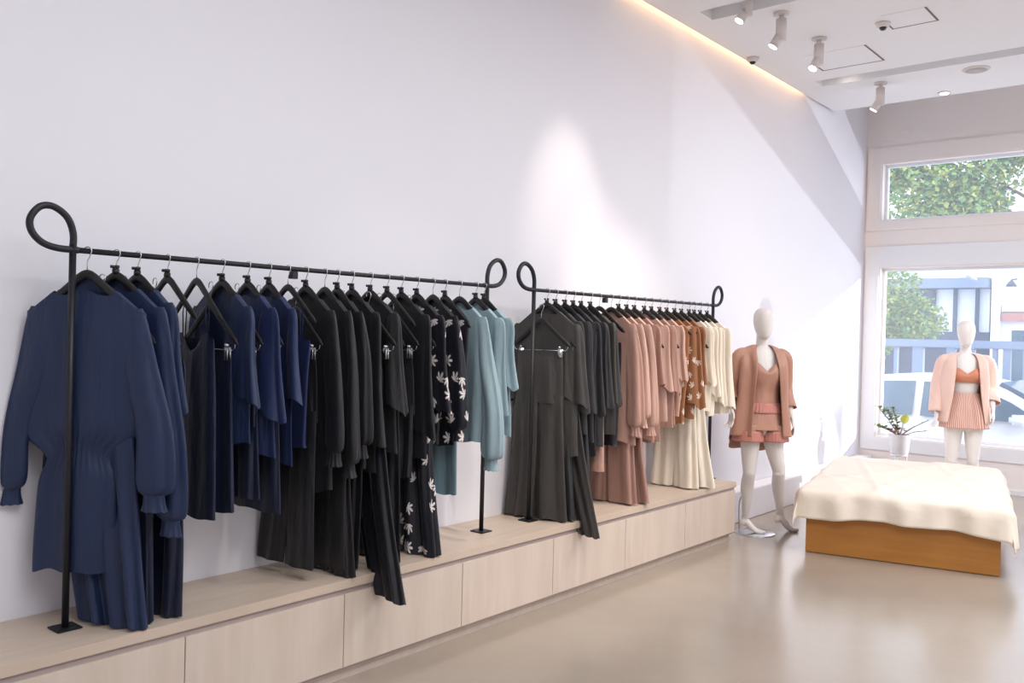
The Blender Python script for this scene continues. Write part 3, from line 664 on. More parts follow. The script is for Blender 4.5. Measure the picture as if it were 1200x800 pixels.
# ------------------------------------------------------------------ mannequins
def remeshed(name, bm, m, parent, vox=0.0055, it=4):
    o = obj(name, bm, m, parent)
    md = o.modifiers.new('Remesh', 'REMESH'); md.mode = 'VOXEL'; md.voxel_size = vox; md.use_smooth_shade = True
    s = o.modifiers.new('Smooth', 'SMOOTH'); s.factor = 0.5; s.iterations = it
    return o
def egg(bm, rows, seg=28):
    rows = crvn(rows, 4)
    rings(bm, [[Vector((x + a * cos(2 * pi * k / seg), y + b * sin(2 * pi * k / seg), z)) for k in range(seg)] for x, y, z, a, b in rows])
def limb(bm, rows, seg=18):
    rows = crvn(rows, 5)
    tube(bm, [r[:3] for r in rows], [max(0.002, r[3]) for r in rows], seg, ref=Vector((0.02, 1, 0.01)))
def hand(bm, wr, d, side, up=Vector((0, 0, 1))):
    """relaxed hand hanging from the wrist wr along d; side = thumb direction"""
    d = Vector(d).normalized(); side = Vector(side).normalized(); nrm = d.cross(side).normalized(); wr = Vector(wr)
    pts = [wr + d * t for t in (-0.01, 0.02, 0.05, 0.085, 0.092)]
    tube(bm, pts, [0.020, 0.027, 0.038, 0.038, 0.030], 14, flat=[0.017, 0.014, 0.013, 0.011, 0.009], ref=nrm)
    for k, (off, L) in enumerate(((0.028, 0.070), (0.010, 0.078), (-0.009, 0.072), (-0.027, 0.056))):
        b = wr + d * 0.082 + side * off; c = 0.006 + 0.004 * k
        p = [b, b + d * L * 0.4 + side * off * 0.10 + nrm * c * .5, b + d * L * 0.75 + side * off * 0.13 + nrm * c * 2, b + d * L * 0.97 + side * off * 0.1 + nrm * c * 3.6]
        tube(bm, p, [0.0088, 0.0082, 0.0074, 0.0052], 10)
    b = wr + d * 0.025 + side * 0.026
    tube(bm, [b, b + side * 0.022 + d * 0.022 + nrm * 0.006, b + side * 0.031 + d * 0.048 + nrm * 0.012, b + side * 0.029 + d * 0.066 + nrm * 0.014], [0.012, 0.0105, 0.009, 0.006], 10)
def mannequin_body(bm, armL, armR, legs, slim=1.0):
    # head, featureless egg; neck; torso
    egg(bm, [(0, -0.002, 1.838, 0.012, 0.014), (0, 0.0, 1.828, 0.046, 0.058), (0, 0.002, 1.79, 0.071, 0.088), (0, 0.0, 1.735, 0.077, 0.097), (0, -0.006, 1.68, 0.070, 0.090), (0, -0.016, 1.63, 0.055, 0.072), (0, -0.026, 1.598, 0.036, 0.046), (0, -0.03, 1.588, 0.015, 0.02)])
    limb(bm, [(0, 0.005, 1.68, 0.046), (0, 0.012, 1.60, 0.046), (0, 0.018, 1.545, 0.048), (0, 0.02, 1.50, 0.062), (0, 0.01, 1.46, 0.07)])
    egg(bm, [(0, 0.018, 1.535, 0.055, 0.045), (0, 0.018, 1.505, 0.115, 0.060), (0, 0.015, 1.47, 0.160, 0.075), (0, 0.006, 1.40, 0.158, 0.092), (0, -0.004, 1.32, 0.140, 0.104), (0, 0.0, 1.24, 0.122, 0.092), (0, 0.004, 1.13, 0.108, 0.080),
             (0, 0.004, 1.05, 0.125, 0.092), (0, 0.008, 0.95, 0.162, 0.112), (0, 0.008, 0.88, 0.166, 0.112), (0, 0.004, 0.82, 0.130, 0.09), (0, 0.0, 0.80, 0.06, 0.05)])
    for s in (-1, 1):
        egg(bm, [(s * 0.068, -0.062, 1.375, 0.02, 0.02), (s * 0.070, -0.072, 1.35, 0.046, 0.040), (s * 0.070, -0.080, 1.315, 0.054, 0.048), (s * 0.068, -0.07, 1.275, 0.044, 0.038), (s * 0.065, -0.055, 1.255, 0.02, 0.02)])
    for s, a in ((-1, armL), (1, armR)):
        sh, el, wr, hd = a
        sh = Vector(sh); el = Vector(el); wr = Vector(wr)
        m1 = (sh + el) / 2; m2 = (el * .65 + wr * .35)
        limb(bm, [tuple(sh + Vector((-s * 0.04, 0, 0.0))) + (0.045,), tuple(sh) + (0.047,), tuple(m1) + (0.040,), tuple(el) + (0.032,), tuple(m2) + (0.034,), tuple(wr) + (0.019,)])
        hand(bm, wr, hd[0], hd[1])
    for hip, kn, an, toe in legs:
        hip = Vector(hip); kn = Vector(kn); an = Vector(an); toe = Vector(toe)
        m1 = hip * .55 + kn * .45; calf = kn * .68 + an * .32; calf.y += 0.018
        limb(bm, [tuple(hip + Vector((0, 0, 0.05))) + (0.080,), tuple(hip) + (0.088,), tuple(m1) + (0.074,), tuple(kn + Vector((0, 0, .03))) + (0.053,), tuple(kn) + (0.050,), tuple(calf) + (0.052,), tuple(kn * .3 + an * .7) + (0.036,), tuple(an) + (0.027,)])
        # foot: heel behind the ankle, ball, toes
        d = Vector((toe.x - an.x, toe.y - an.y, 0)); L = d.length; d.normalize()
        heel = an - d * 0.035 + Vector((0, 0, -0.045))
        ball = Vector((toe.x, toe.y, 0.020)) - d * 0.055
        limb(bm, [tuple(an + Vector((0, 0, 0.02))) + (0.027,), tuple(an - d * 0.012 + Vector((0, 0, -0.02))) + (0.030,), tuple(heel + d * .012) + (0.026,), tuple(heel + Vector((0, 0, -0.012)) + d * .01) + (0.012,)])
        mid = (an * .5 + ball * .5); mid.z -= 0.012
        pts = [an + Vector((0, 0, -0.012)), mid, ball, Vector((toe.x, toe.y, 0.013)), Vector((toe.x, toe.y, 0.010)) + d * 0.008]
        wdir = Vector((0, 0, 1)).cross(d)
        tube(bm, crv(pts, 4), [0.026 + 0.010 * min(1, i / 8) if i < 12 else 0.034 - 0.006 * (i - 12) for i in range(17)], 16, flat=[0.030 - 0.0011 * i for i in range(17)], ref=wdir.cross(d))

def shell(rows, th0, th1, seg=48, rnd=None, amp=0.01, nf=(5, 11), thick=0.004, n=5):
    """open cloth wall wrapped round a body between two angles; rows (cx,cy,z,a,b[,dth])"""
    rnd = rnd or random.Random(1); rows = crvn(rows, n); fs = [(rnd.uniform(*nf), rnd.uniform(0, 6.28), rnd.uniform(-.6, .6), rnd.uniform(.5, 1)) for _ in range(4)]
    bm = BM(); N = len(rows); V = []
    for j, r in enumerate(rows):
        s = j / (N - 1); row = []
        g = r[5] if len(r) > 5 else 0
        for k in range(seg + 1):
            th = th0 + g + (th1 - th0 - 2 * g) * k / seg
            f = amp * sstep(0, .6, s) * fold_at(fs, th, s)
            row.append(bm.verts.new((r[0] + cos(th) * (r[3] + f), r[1] + sin(th) * (r[4] + f), r[2])))
        V.append(row)
    full = abs(th1 - th0 - 2 * pi) < 1e-4
    for j in range(N - 1):
        for k in range(seg): bm.faces.new((V[j][k], V[j][k + 1], V[j + 1][k + 1], V[j + 1][k]))
    if full: bmesh.ops.remove_doubles(bm, verts=bm.verts, dist=1e-4)
    return bm
def solid(o, t=0.003):
    m = o.modifiers.new('Solidify', 'SOLIDIFY'); m.thickness = t; m.offset = 1; return o
def arm_sleeve(rnd, pts, rr, amp=0.2):
    pts = crv(pts, 6); n = len(pts); R = crvn([(r,) for r in rr], 6); fs = [(rnd.randint(2, 5), rnd.uniform(0, 6), rnd.uniform(-2, 2), 1) for _ in range(3)]
    rs = []
    for i, p in enumerate(pts):
        t = (pts[min(i + 1, n - 1)] - pts[max(i - 1, 0)]).normalized(); a = t.cross(Vector((0, 1, 0))).normalized(); b = a.cross(t)
        r = R[i][0]
        rs.append([p + (a * cos(2 * pi * k / 28) + b * sin(2 * pi * k / 28)) * r * (1 + amp * sstep(0, .4, i / n) * fold_at(fs, 2 * pi * k / 28, i / n * 3) * .5) for k in range(28)])
    bm = BM(); return rings(bm, rs, True, False)

def mannequin_one():
    t = thing('mannequin', 'white faceless mannequin in tan rose robe, camisole and shorts beside the bench end', 'mannequin', (0.495, 6.76, 0), radians(46))
    shL = (-0.185, 0.012, 1.455); shR = (0.185, 0.012, 1.455)
    elL = (-0.240, 0.05, 1.19); wrL = (-0.268, -0.06, 1.02)
    elR = (0.218, 0.03, 1.17); wrR = (0.232, -0.07, 0.965)
    bm = BM()
    mannequin_body(bm, (shL, elL, wrL, ((-0.05, -0.15, -1), (0.2, -1, 0.1))), (shR, elR, wrR, ((0.12, -0.25, -1), (-0.3, -1, 0.1))),
                   [((-0.082, 0.0, 0.88), (-0.088, -0.012, 0.50), (-0.075, 0.085, 0.115), (0.06, 0.02, 0)),
                    ((0.086, 0.0, 0.88), (0.160, -0.012, 0.50), (0.235, 0.115, 0.135), (0.385, 0.125, 0))])
    remeshed('body', bm, MANN, t)
    r = random.Random(4)
    # camisole
    bmc = shell([(0, -0.004, 1.40, 0.150, 0.112), (0, -0.022, 1.34, 0.158, 0.128), (0, -0.016, 1.27, 0.150, 0.125), (0, 0, 1.18, 0.140, 0.105), (0, 0.004, 1.08, 0.140, 0.110), (0, 0.006, 1.0, 0.168, 0.130)], 0, 2 * pi, 72, r, 0.005)
    for v in bmc.verts:
        if v.co.z > 1.30 and v.co.y < 0:
            k = max(0, 1 - abs(v.co.x) / 0.075); v.co.z -= 0.075 * k * (v.co.z - 1.30) / 0.10
        elif v.co.z > 1.33 and v.co.y > 0: v.co.z -= 0.02
    solid(obj('camisole', bmc, TAN, t))
    for s in (-1, 1):
        bm = BM(); tube(bm, crv([(s * 0.085, -0.108, 1.395), (s * 0.084, -0.088, 1.45), (s * 0.082, -0.03, 1.512), (s * 0.080, 0.03, 1.520), (s * 0.08, 0.09, 1.44), (s * 0.08, 0.11, 1.38)], 5), 0.0035, 6, ref=Vector((1, 0, 0))); obj('camisole_strap', bm, TAN, t)
    # shorts with fringe bands
    bm = shell([(0, 0.006, 1.06, 0.135, 0.104), (0, 0.006, 1.0, 0.165, 0.128), (0, 0.006, 0.92, 0.192, 0.142), (0, 0.004, 0.86, 0.205, 0.15)], 0, 2 * pi, 72, r, 0.006)
    solid(obj('shorts', bm, TAN, t))
    for s in (-1, 1):
        bm = shell([(s * 0.095, 0.0, 0.90, 0.103, 0.13), (s * 0.10, 0.0, 0.80, 0.115, 0.135)], 0, 2 * pi, 48, r, 0.006); solid(obj('shorts_leg', bm, TAN, t))
        bm = shell([(s * 0.10, 0.0, 0.85, 0.117, 0.139), (s * 0.105, 0.0, 0.765, 0.124, 0.144)], 0, 2 * pi, 120, r, 0.003, (30, 60)); solid(obj('fringe', bm, FRINGE, t), 0.002)
    bm = shell([(0, 0.004, 1.075, 0.150, 0.118), (0, 0.006, 0.995, 0.180, 0.138)], 0, 2 * pi, 160, r, 0.003, (30, 60)); solid(obj('fringe', bm, FRINGE, t), 0.002)
    # robe: back and sides, open at the front
    fr = -pi / 2
    rows = [(0, 0.020, 1.538, 0.072, 0.056, 0.60), (0, 0.018, 1.512, 0.140, 0.078, 0.50), (0, 0.012, 1.468, 0.194, 0.108, 0.42), (0, -0.006, 1.38, 0.198, 0.152, 0.46), (0, -0.006, 1.25, 0.200, 0.166, 0.52), (0, 0.0, 1.10, 0.206, 0.170, 0.56), (0, 0.006, 0.95, 0.232, 0.188, 0.54), (0, 0.012, 0.81, 0.250, 0.20, 0.54)]
    bmr = shell(rows, fr + 0.0, fr + 2 * pi, 110, r, 0.024, (4, 12))
    for v in bmr.verts:
        if v.co.z < 1.1: v.co.z -= (1.1 - v.co.z) / 0.3 * max(0, v.co.y) * 0.75
    solid(obj('robe', bmr, TAN, t))
    solid(obj('robe_sleeve', arm_sleeve(r, [(-0.135, 0.015, 1.455), (-0.186, 0.014, 1.432), (-0.222, 0.035, 1.30), (-0.246, 0.05, 1.19), (-0.258, 0.0, 1.09)], [0.056, 0.064, 0.060, 0.054, 0.058]), TAN, t))
    solid(obj('robe_sleeve', arm_sleeve(r, [(0.135, 0.015, 1.455), (0.186, 0.014, 1.432), (0.210, 0.028, 1.30), (0.220, 0.03, 1.17), (0.228, -0.03, 1.03)], [0.056, 0.064, 0.060, 0.052, 0.058]), TAN, t))
    # stand: base plate and calf rod
    bm = BM(); lathe(bm, (0.0, 0.06, 0.0), [(0.165, 0.0), (0.165, 0.004), (0.155, 0.007)], 48); obj('stand_base', bm, CHROME, t)
    bm = BM(); tube(bm, crv([(-0.13, 0.06, 0.006), (-0.135, 0.065, 0.12), (-0.13, 0.07, 0.26), (-0.092, 0.05, 0.36)], 6), 0.006, 10); obj('stand_rod', bm, CHROME, t)
    return t
mannequin_one()

STRIPE = stripe_mat('peach_stripe', (240, 212, 198), (190, 116, 94), 64)
PEACH = fabric('peach_cloth', (240, 206, 192)); SHIRTM = PEACH; APRI = fabric('apricot_cloth', (216, 142, 112))
def mannequin_two():
    t = thing('mannequin', 'white faceless mannequin by the street window in striped skirt, open peach shirt and apricot bralette', 'mannequin', (1.487, 9.0, 0), radians(22))
    shL = (-0.185, 0.012, 1.455); shR = (0.185, 0.012, 1.455)
    elL = (-0.222, 0.03, 1.18); wrL = (-0.238, -0.03, 0.965)
    elR = (0.222, 0.05, 1.18); wrR = (0.225, -0.09, 1.01)
    bm = BM()
    mannequin_body(bm, (shL, elL, wrL, ((-0.04, -0.15, -1), (0.2, -1, 0.1))), (shR, elR, wrR, ((0.02, -0.3, -1), (-0.3, -1, 0.1))),
                   [((-0.082, 0.0, 0.88), (-0.098, -0.012, 0.50), (-0.08, 0.03, 0.10), (-0.10, -0.13, 0)),
                    ((0.086, 0.0, 0.88), (0.082, -0.012, 0.50), (0.10, 0.05, 0.10), (0.13, -0.11, 0))])
    for v in bm.verts: v.co.z *= 0.985
    remeshed('body', bm, MANN2, t, 0.0065)
    r = random.Random(9)
    bmc = shell([(0, -0.014, 1.365, 0.140, 0.112), (0, -0.024, 1.32, 0.152, 0.126), (0, -0.018, 1.27, 0.146, 0.118), (0, -0.004, 1.235, 0.136, 0.102)], 0, 2 * pi, 72, r, 0.003)
    for v in bmc.verts:
        if v.co.z > 1.28 and v.co.y < 0:
            k = max(0, 1 - abs(v.co.x) / 0.07); v.co.z -= 0.055 * k * (v.co.z - 1.28) / 0.085
        if v.co.y < -0.03:
            v.co.y -= 0.014 * exp(-((abs(v.co.x) - 0.07) / 0.035) ** 2) * exp(-((v.co.z - 1.30) / 0.04) ** 2)
    solid(obj('bralette', bmc, APRI, t))
    for s in (-1, 1):
        bm = BM(); tube(bm, crv([(s * 0.088, -0.118, 1.345), (s * 0.088, -0.092, 1.42), (s * 0.085, -0.03, 1.492), (s * 0.082, 0.03, 1.50), (s * 0.08, 0.09, 1.42), (s * 0.08, 0.11, 1.36)], 5), 0.004, 6, ref=Vector((1, 0, 0))); obj('bralette_strap', bm, APRI, t)
    bm = shell([(0, 0.004, 1.135, 0.122, 0.095), (0, 0.004, 1.09, 0.135, 0.105), (0, 0.006, 1.0, 0.170, 0.135), (0, 0.004, 0.91, 0.195, 0.15), (0, 0.004, 0.81, 0.212, 0.16)], 0, 2 * pi, 96, r, 0.010, (6, 14))
    solid(obj('skirt', bm, STRIPE, t))
    rows = [(0, 0.020, 1.505, 0.075, 0.058, 0.60), (0, 0.018, 1.49, 0.140, 0.078, 0.52), (0, 0.012, 1.448, 0.192, 0.108, 0.48), (0, -0.004, 1.37, 0.200, 0.152, 0.50), (0, -0.004, 1.25, 0.205, 0.160, 0.54), (0, 0.002, 1.10, 0.208, 0.165, 0.60), (0, 0.01, 0.98, 0.218, 0.172, 0.66), (0, 0.015, 0.86, 0.226, 0.175, 0.72)]
    solid(obj('shirt', shell(rows, -pi / 2, 1.5 * pi, 90, r, 0.014, (3, 9)), SHIRTM, t))
    solid(obj('shirt_sleeve', arm_sleeve(r, [(-0.135, 0.015, 1.435), (-0.186, 0.014, 1.412), (-0.214, 0.025, 1.29), (-0.228, 0.03, 1.16), (-0.24, -0.01, 0.95)], [0.056, 0.062, 0.056, 0.054, 0.060]), PEACH, t))
    solid(obj('shirt_sleeve', arm_sleeve(r, [(0.135, 0.015, 1.435), (0.186, 0.014, 1.412), (0.214, 0.035, 1.29), (0.226, 0.05, 1.17), (0.230, -0.03, 1.05)], [0.056, 0.062, 0.056, 0.054, 0.060]), PEACH, t))
    bm = BM(); lathe(bm, (0.0, 0.0, 0.0), [(0.19, 0.0), (0.19, 0.004), (0.18, 0.007)], 48); obj('stand_base', bm, CHROME, t)
mannequin_two()

# ------------------------------------------------------------------ bed display
def build_bed():
    O = Vector((0.995, 6.489, 0)); E = Vector((1.253, 0.281, 0)).normalized(); N = Vector((-E.y, E.x, 0)); rz = math.atan2(E.y, E.x)
    Wd, Ld, Hb = 1.284, 2.12, 0.30
    t = thing('platform_bed', 'low honey-coloured wooden bed base on the shop floor', 'bed', (O.x, O.y, 0), rz)
    bm = BM(); box(bm, 0.003, Wd - 0.003, 0.0, 0.022, 0.004, Hb, 0.002); obj('front_panel', bm, HONEY, t, False)
    for x0 in (0.0, Wd - 0.022):
        bm = BM(); box(bm, x0, x0 + 0.022, 0.023, Ld - 0.022, 0.004, Hb, 0.002); obj('side_panel', bm, HONEY, t, False)
    bm = BM(); box(bm, 0.0, Wd, Ld - 0.021, Ld, 0.004, Hb, 0.002); obj('back_panel', bm, HONEY, t, False)
    bm = BM(); box(bm, 0.024, Wd - 0.024, 0.024, Ld - 0.024, 0.004, 0.27); obj('core', bm, HONEY, t, False)
    m = thing('mattress', 'cream mattress under the draped sheet on the wooden base', 'mattress', (O.x, O.y, 0.301), rz)
    bm = BM(); box(bm, 0.03, Wd - 0.03, 0.03, Ld - 0.03, 0, 0.165, 0.045); obj('cover', bm, IVORY, m)
    # draped sheet
    CL = mat('cream_sheet', (244, 231, 214), 0.75, bump=0.5, bscale=4.5, sheen=0.2, stretch=(1, 2, 1))
    r = random.Random(12); bm = BM(); top = 0.483; NX, NY = 130, 150
    fx = [(r.uniform(3, 10), r.uniform(-9, 9), r.uniform(0, 6.28), r.uniform(.3, 1)) for _ in range(9)]
    mgx, mgf, mgb = 0.24, 0.24, 0.2
    def drop(s): # s = arc-length past the edge -> (horizontal, vertical)
        R_ = 0.05
        if s <= 0: return 0, 0
        a = s / R_
        if a < pi / 2 * 0.93: return R_ * sin(a), R_ * (1 - cos(a))
        a0 = pi / 2 * 0.93; e = s - a0 * R_
        return R_ * sin(a0) + e * cos(a0), R_ * (1 - cos(a0)) + e * sin(a0)
    V = []
    for j in range(NY + 1):
        row = []
        for i in range(NX + 1):
            lx = -mgx + (Wd + 2 * mgx) * i / NX; ly = -mgf + (Ld + mgf + mgb) * j / NY
            # uneven hem: pull cloth shorter / longer
            if ly < 0: ly *= 0.97 + 0.06 * sin(lx * 4.1 + 2.0) + 0.035 * sin(lx * 11)
            if lx < 0: lx *= 1.05 + 0.2 * sin(ly * 3.1)
            if lx > Wd: lx = Wd + (lx - Wd) * (1.1 + 0.25 * sin(ly * 2.7 + 1))
            ex = max(-lx, lx - Wd, 0) ; ey = max(-ly, ly - Ld, 0)
            dx, zx = drop(ex); dy, zy = drop(ey)
            X = min(max(lx, 0), Wd) + (dx if lx > Wd else -dx); Yv = min(max(ly, 0), Ld) + (dy if ly > Ld else -dy)
            z = top - max(zx, zy) - 0.35 * min(zx, zy)
            wr = sum(a * sin(f * lx + g * ly + p + 1.2 * sin(3 * ly + f)) for f, g, p, a in fx) / 5.3
            rid = sum(max(0, 1 - abs(sin(f * lx * .6 + g * ly * .45 + p * 2)) * 4.5) * a for f, g, p, a in fx[:6]) * 0.016
            side = min(1, (ex + ey) / 0.1)
            if side < 1: z += (wr * 0.007 + rid) * (1 - side)
            fw = side * (0.012 * sin(lx * 13 + 3 * sin(ly * 3)) + 0.010 * sin(lx * 29 + 1) )
            fw2 = side * (0.014 * sin(ly * 11) + 0.008 * sin(ly * 27))
            if ey > 0: Yv += (-fw if ly < 0 else fw) - (0.012 if ly < 0 else -0.012) * side
            if ex > 0: X += (fw2 if lx > Wd else -fw2) + (0.02 if lx > Wd else -0.02) * side
            row.append(bm.verts.new((X, Yv, z)))
        V.append(row)
    for j in range(NY):
        for i in range(NX): bm.faces.new((V[j][i], V[j][i + 1], V[j + 1][i + 1], V[j + 1][i]))
    o = obj('bed_sheet', bm, CL); o.location = (O.x, O.y, 0); o.rotation_euler = (0, 0, rz); solid(o, 0.003)
    tag(o, 'rumpled cream sheet draped over the low wooden bed', 'sheet')
build_bed()

# ------------------------------------------------------------------ potted plant on a low stand behind the bed
def build_plant():
    px, py = 0.70, 9.77
    t = thing('plant_stand', 'small white stand behind the bed carrying the potted plant', 'stand', (px, py, 0))
    bm = BM(); disc(bm, (0, 0, 0.392), 0.085, 0.02); obj('top', bm, FRAMEW, t)
    for k in range(3):
        a = 2 * pi * k / 3 + 0.5; bm = BM(); tube(bm, [(0.10 * cos(a), 0.10 * sin(a), 0.0), (0.07 * cos(a), 0.07 * sin(a), 0.393)], 0.010, 10); obj('leg', bm, FRAMEW, t)
    t = thing('potted_plant', 'leafy and bare branches with one broad leaf in a plain white pot by the window', 'plant', (px, py, 0.413))
    bm = BM(); lathe(bm, (0, 0, 0.0), [(0.082, 0.0), (0.090, 0.01), (0.108, 0.20), (0.112, 0.205), (0.104, 0.207), (0.10, 0.18)], 40); obj('pot', bm, FRAMEW, t)
    bm = BM(); disc(bm, (0, 0, 0.17), 0.098, 0.012); obj('soil', bm, mat('soil', (90, 70, 55), 0.9), t)
    r = random.Random(3); R = Vector((0.77, 0.64, 0))
    LG = mat('olive_leaf', (140, 150, 100), 0.6); LP = mat('pinkish_flower', (206, 140, 120), 0.6); LY = mat('yellow_green_leaf', (208, 214, 110), 0.5); ST = mat('brown_stem', (104, 72, 60), 0.7)
    def leaf(bm, p, d, L, Wd, up):
        d = Vector(d).normalized(); a = d.cross(Vector(up)).normalized(); q = a.cross(d).normalized()
        prev = None
        for k in range(7):
            s = k / 6; w_ = Wd * sin(pi * (0.06 + 0.92 * s)) ** 0.8
            c = Vector(p) + d * L * s + q * (-0.15 * L * s * s)
            cur = [bm.verts.new(c - a * w_ + q * w_ * .25), bm.verts.new(c), bm.verts.new(c + a * w_ + q * w_ * .25)]
            if prev:
                bm.faces.new((prev[0], prev[1], cur[1], cur[0])); bm.faces.new((prev[1], prev[2], cur[2], cur[1]))
            prev = cur
    stems = [((-0.20, 0.30), True), ((-0.10, 0.26), True), ((-0.03, 0.28), True), ((0.07, 0.23), False), ((0.25, 0.17), False), ((0.27, 0.06), False), ((0.20, 0.10), False), ((-0.2, 0.09), True)]
    for (dx, dz), leafy in stems:
        e = R * dx + Vector((r.uniform(-.05, .05), r.uniform(-.06, .02), dz))
        pts = crv([(0, 0, 0.18), tuple(e * 0.5 + Vector((0, 0, 0.18 + 0.02))), tuple(e + Vector((0, 0, 0.19)))], 6)
        bm = BM(); tube(bm, pts, [0.0035] * (len(pts) - 1) + [0.0015], 6); st = obj('stem', bm, ST, t)
        if leafy:
            bm = BM()
            for p in pts[3:]:
                for q in range(3):
                    a = r.uniform(0, 6.28); leaf(bm, p, (cos(a), sin(a), r.uniform(.2, 1)), r.uniform(.04, .075), .016, (0.1, 0.1, 1))
            obj('leaves', bm, LG if dx < -.05 or dz > .25 else LP, st)
        else:
            bm = BM()
            for p in pts[6:]:
                a = r.uniform(0, 6.28); leaf(bm, p, (cos(a), sin(a), 0.6), 0.03, .007, (0.1, 0.1, 1))
            obj('leaves', bm, ST, st)
    # broad marked leaf
    bm = BM(); leaf(bm, Vector((0, 0, 0.19)) + R * 0.055 + Vector((0, -0.03, 0.13)), (0.1, 0.0, 1), 0.105, 0.046, (-0.55, 0.83, 0)); obj('broad_leaf', bm, LY, t)
    bm = BM(); tube(bm, [(0, 0, 0.18), tuple(Vector((0, -0.03, 0.325)) + R * 0.055)], 0.003, 6); obj('leaf_stalk', bm, LG, t)
    for k in range(9):
        q = R * r.uniform(-.07, .08) + Vector((r.uniform(-.03, .03), -0.05, 0.22 + r.uniform(-.01, .05)))
        bm = BM()
        for a in range(7): leaf(bm, q, (cos(a * .9), sin(a * .9), .5), .038, .014, (0, 0, 1.01))
        obj('flower', bm, LP, t)
build_plant()

# ------------------------------------------------------------------ ceiling fittings
LAMPW = mat('lamp_housing', (222, 214, 210), 0.5); GLOW = mat('lamp_glow', (255, 250, 240), 0.4, emis=(255, 246, 232), estr=6)
DARK = mat('dark_lens', (40, 36, 36), 0.25); HATCHL = mat('hatch_gap', (128, 112, 102), 0.8)
def spotlight(x, y, label, yaw=0.0, z=CZ, drop=0.20):
    t = thing('ceiling_spotlight', label, 'spotlight', (x, y, z), yaw, 'white tilting spotlights on the ceiling')
    bm = BM(); disc(bm, (0, 0, -0.016), 0.058, 0.0155, 30); obj('mount', bm, LAMPW, t)
    bm = BM(); disc(bm, (0, 0, -0.05), 0.020, 0.035, 20); obj('stem', bm, LAMPW, t)
    bm = BM(); disc(bm, (0, 0, -drop - 0.01), 0.040, drop - 0.038, 28); obj('housing', bm, LAMPW, t)
    bm = BM(); d = Vector((-0.45, -0.25, -0.85)).normalized(); c = Vector((-0.012, -0.006, -drop + 0.02))
    tube(bm, [c, c + d * 0.085], 0.036, 26, ref=Vector((1, 0, 0.3))); hd = obj('lamp_head', bm, LAMPW, t)
    bm = BM(); tube(bm, [c + d * 0.085, c + d * 0.088], 0.032, 26, ref=Vector((1, 0, 0.3))); obj('lens', bm, GLOW, hd)
spotlight(0.749, 6.366, 'white tilting spotlight on the open ceiling just past the nearer slot')
spotlight(0.762, 7.083, 'white tilting spotlight beside the square ceiling hatch', 0.6)
spotlight(0.600, 6.09, 'white tilting spotlight inside the nearer ceiling slot', 0.3, CZ + 0.13, 0.19)
spotlight(0.765, 8.629, 'white tilting spotlight closest to the window wall', -0.3)
def downlight(x, y, z, label):
    t = thing('downlight', label, 'downlight', (x, y, z), 0, 'small round downlights')
    bm = BM(); lathe(bm, (0, 0, -0.012), [(0.055, 0.0), (0.058, 0.006), (0.058, 0.0118)], 28); obj('ring', bm, LAMPW, t)
    bm = BM(); disc(bm, (0, 0, -0.016), 0.040, 0.004, 28); obj('lens', bm, GLOW, t)
downlight(0.53, 8.33, CZ + 0.075, 'small glowing downlight in the farther ceiling slot')
downlight(1.158, 9.30, CZ, 'small glowing downlight where the ceiling meets the window wall')
def detector(x, y, label):
    t = thing('dome_camera', label, 'security camera', (x, y, CZ), 0, 'white dome cameras on the ceiling')
    bm = BM(); lathe(bm, (0, 0, -0.035), [(0.030, 0), (0.045, 0.008), (0.055, 0.022), (0.057, 0.0348)], 28); obj('housing', bm, LAMPW, t)
    bm = BM(); lathe(bm, (0, 0, -0.058), [(0.004, 0), (0.018, 0.005), (0.026, 0.016), (0.028, 0.026)], 24); obj('dome', bm, DARK, t)
detector(0.111, 7.245, 'white dome camera with dark lens close to the garment wall')
detector(1.284, 7.023, 'white dome camera with dark lens in the middle of the ceiling')
t = thing('ceiling_speaker', 'flat round speaker grille on the ceiling beyond the far slot', 'speaker', (1.577, 8.675, CZ))
bm = BM(); lathe(bm, (0, 0, -0.012), [(0.09, 0), (0.112, 0.006), (0.115, 0.0118)], 40); obj('rim', bm, LAMPW, t)
bm = BM(); disc(bm, (0, 0, -0.015), 0.088, 0.004, 36); obj('grille', bm, mat('speaker_grille', (196, 192, 190), 0.8), t)
def hatch(x0, x1, y0, y1, label, rz=0.0):
    t = thing('ceiling_hatch', label, 'hatch', ((x0 + x1) / 2, (y0 + y1) / 2, CZ), rz)
    a = (x1 - x0) / 2; b = (y1 - y0) / 2; g = 0.014
    bm = BM()
    for q in ((-a, -a + g, 0, b), (a - g, a, -b, b), (-a + g, a - g, b - g, b)): box(bm, q[0], q[1], q[2], q[3], -0.004, -0.0005)
    obj('frame', bm, HATCHL, t, False)
    bm = BM(); box(bm, -a + g, a - g, -b, b - g, -0.003, -0.0005); obj('panel', bm, CEIL, t, False)
hatch(0.467, 1.012, 7.45, 7.95, 'square white access hatch with dark gap round it in the ceiling')
hatch(1.30, 1.64, 6.86, 7.20, 'smaller white ceiling hatch near the top right of the room')

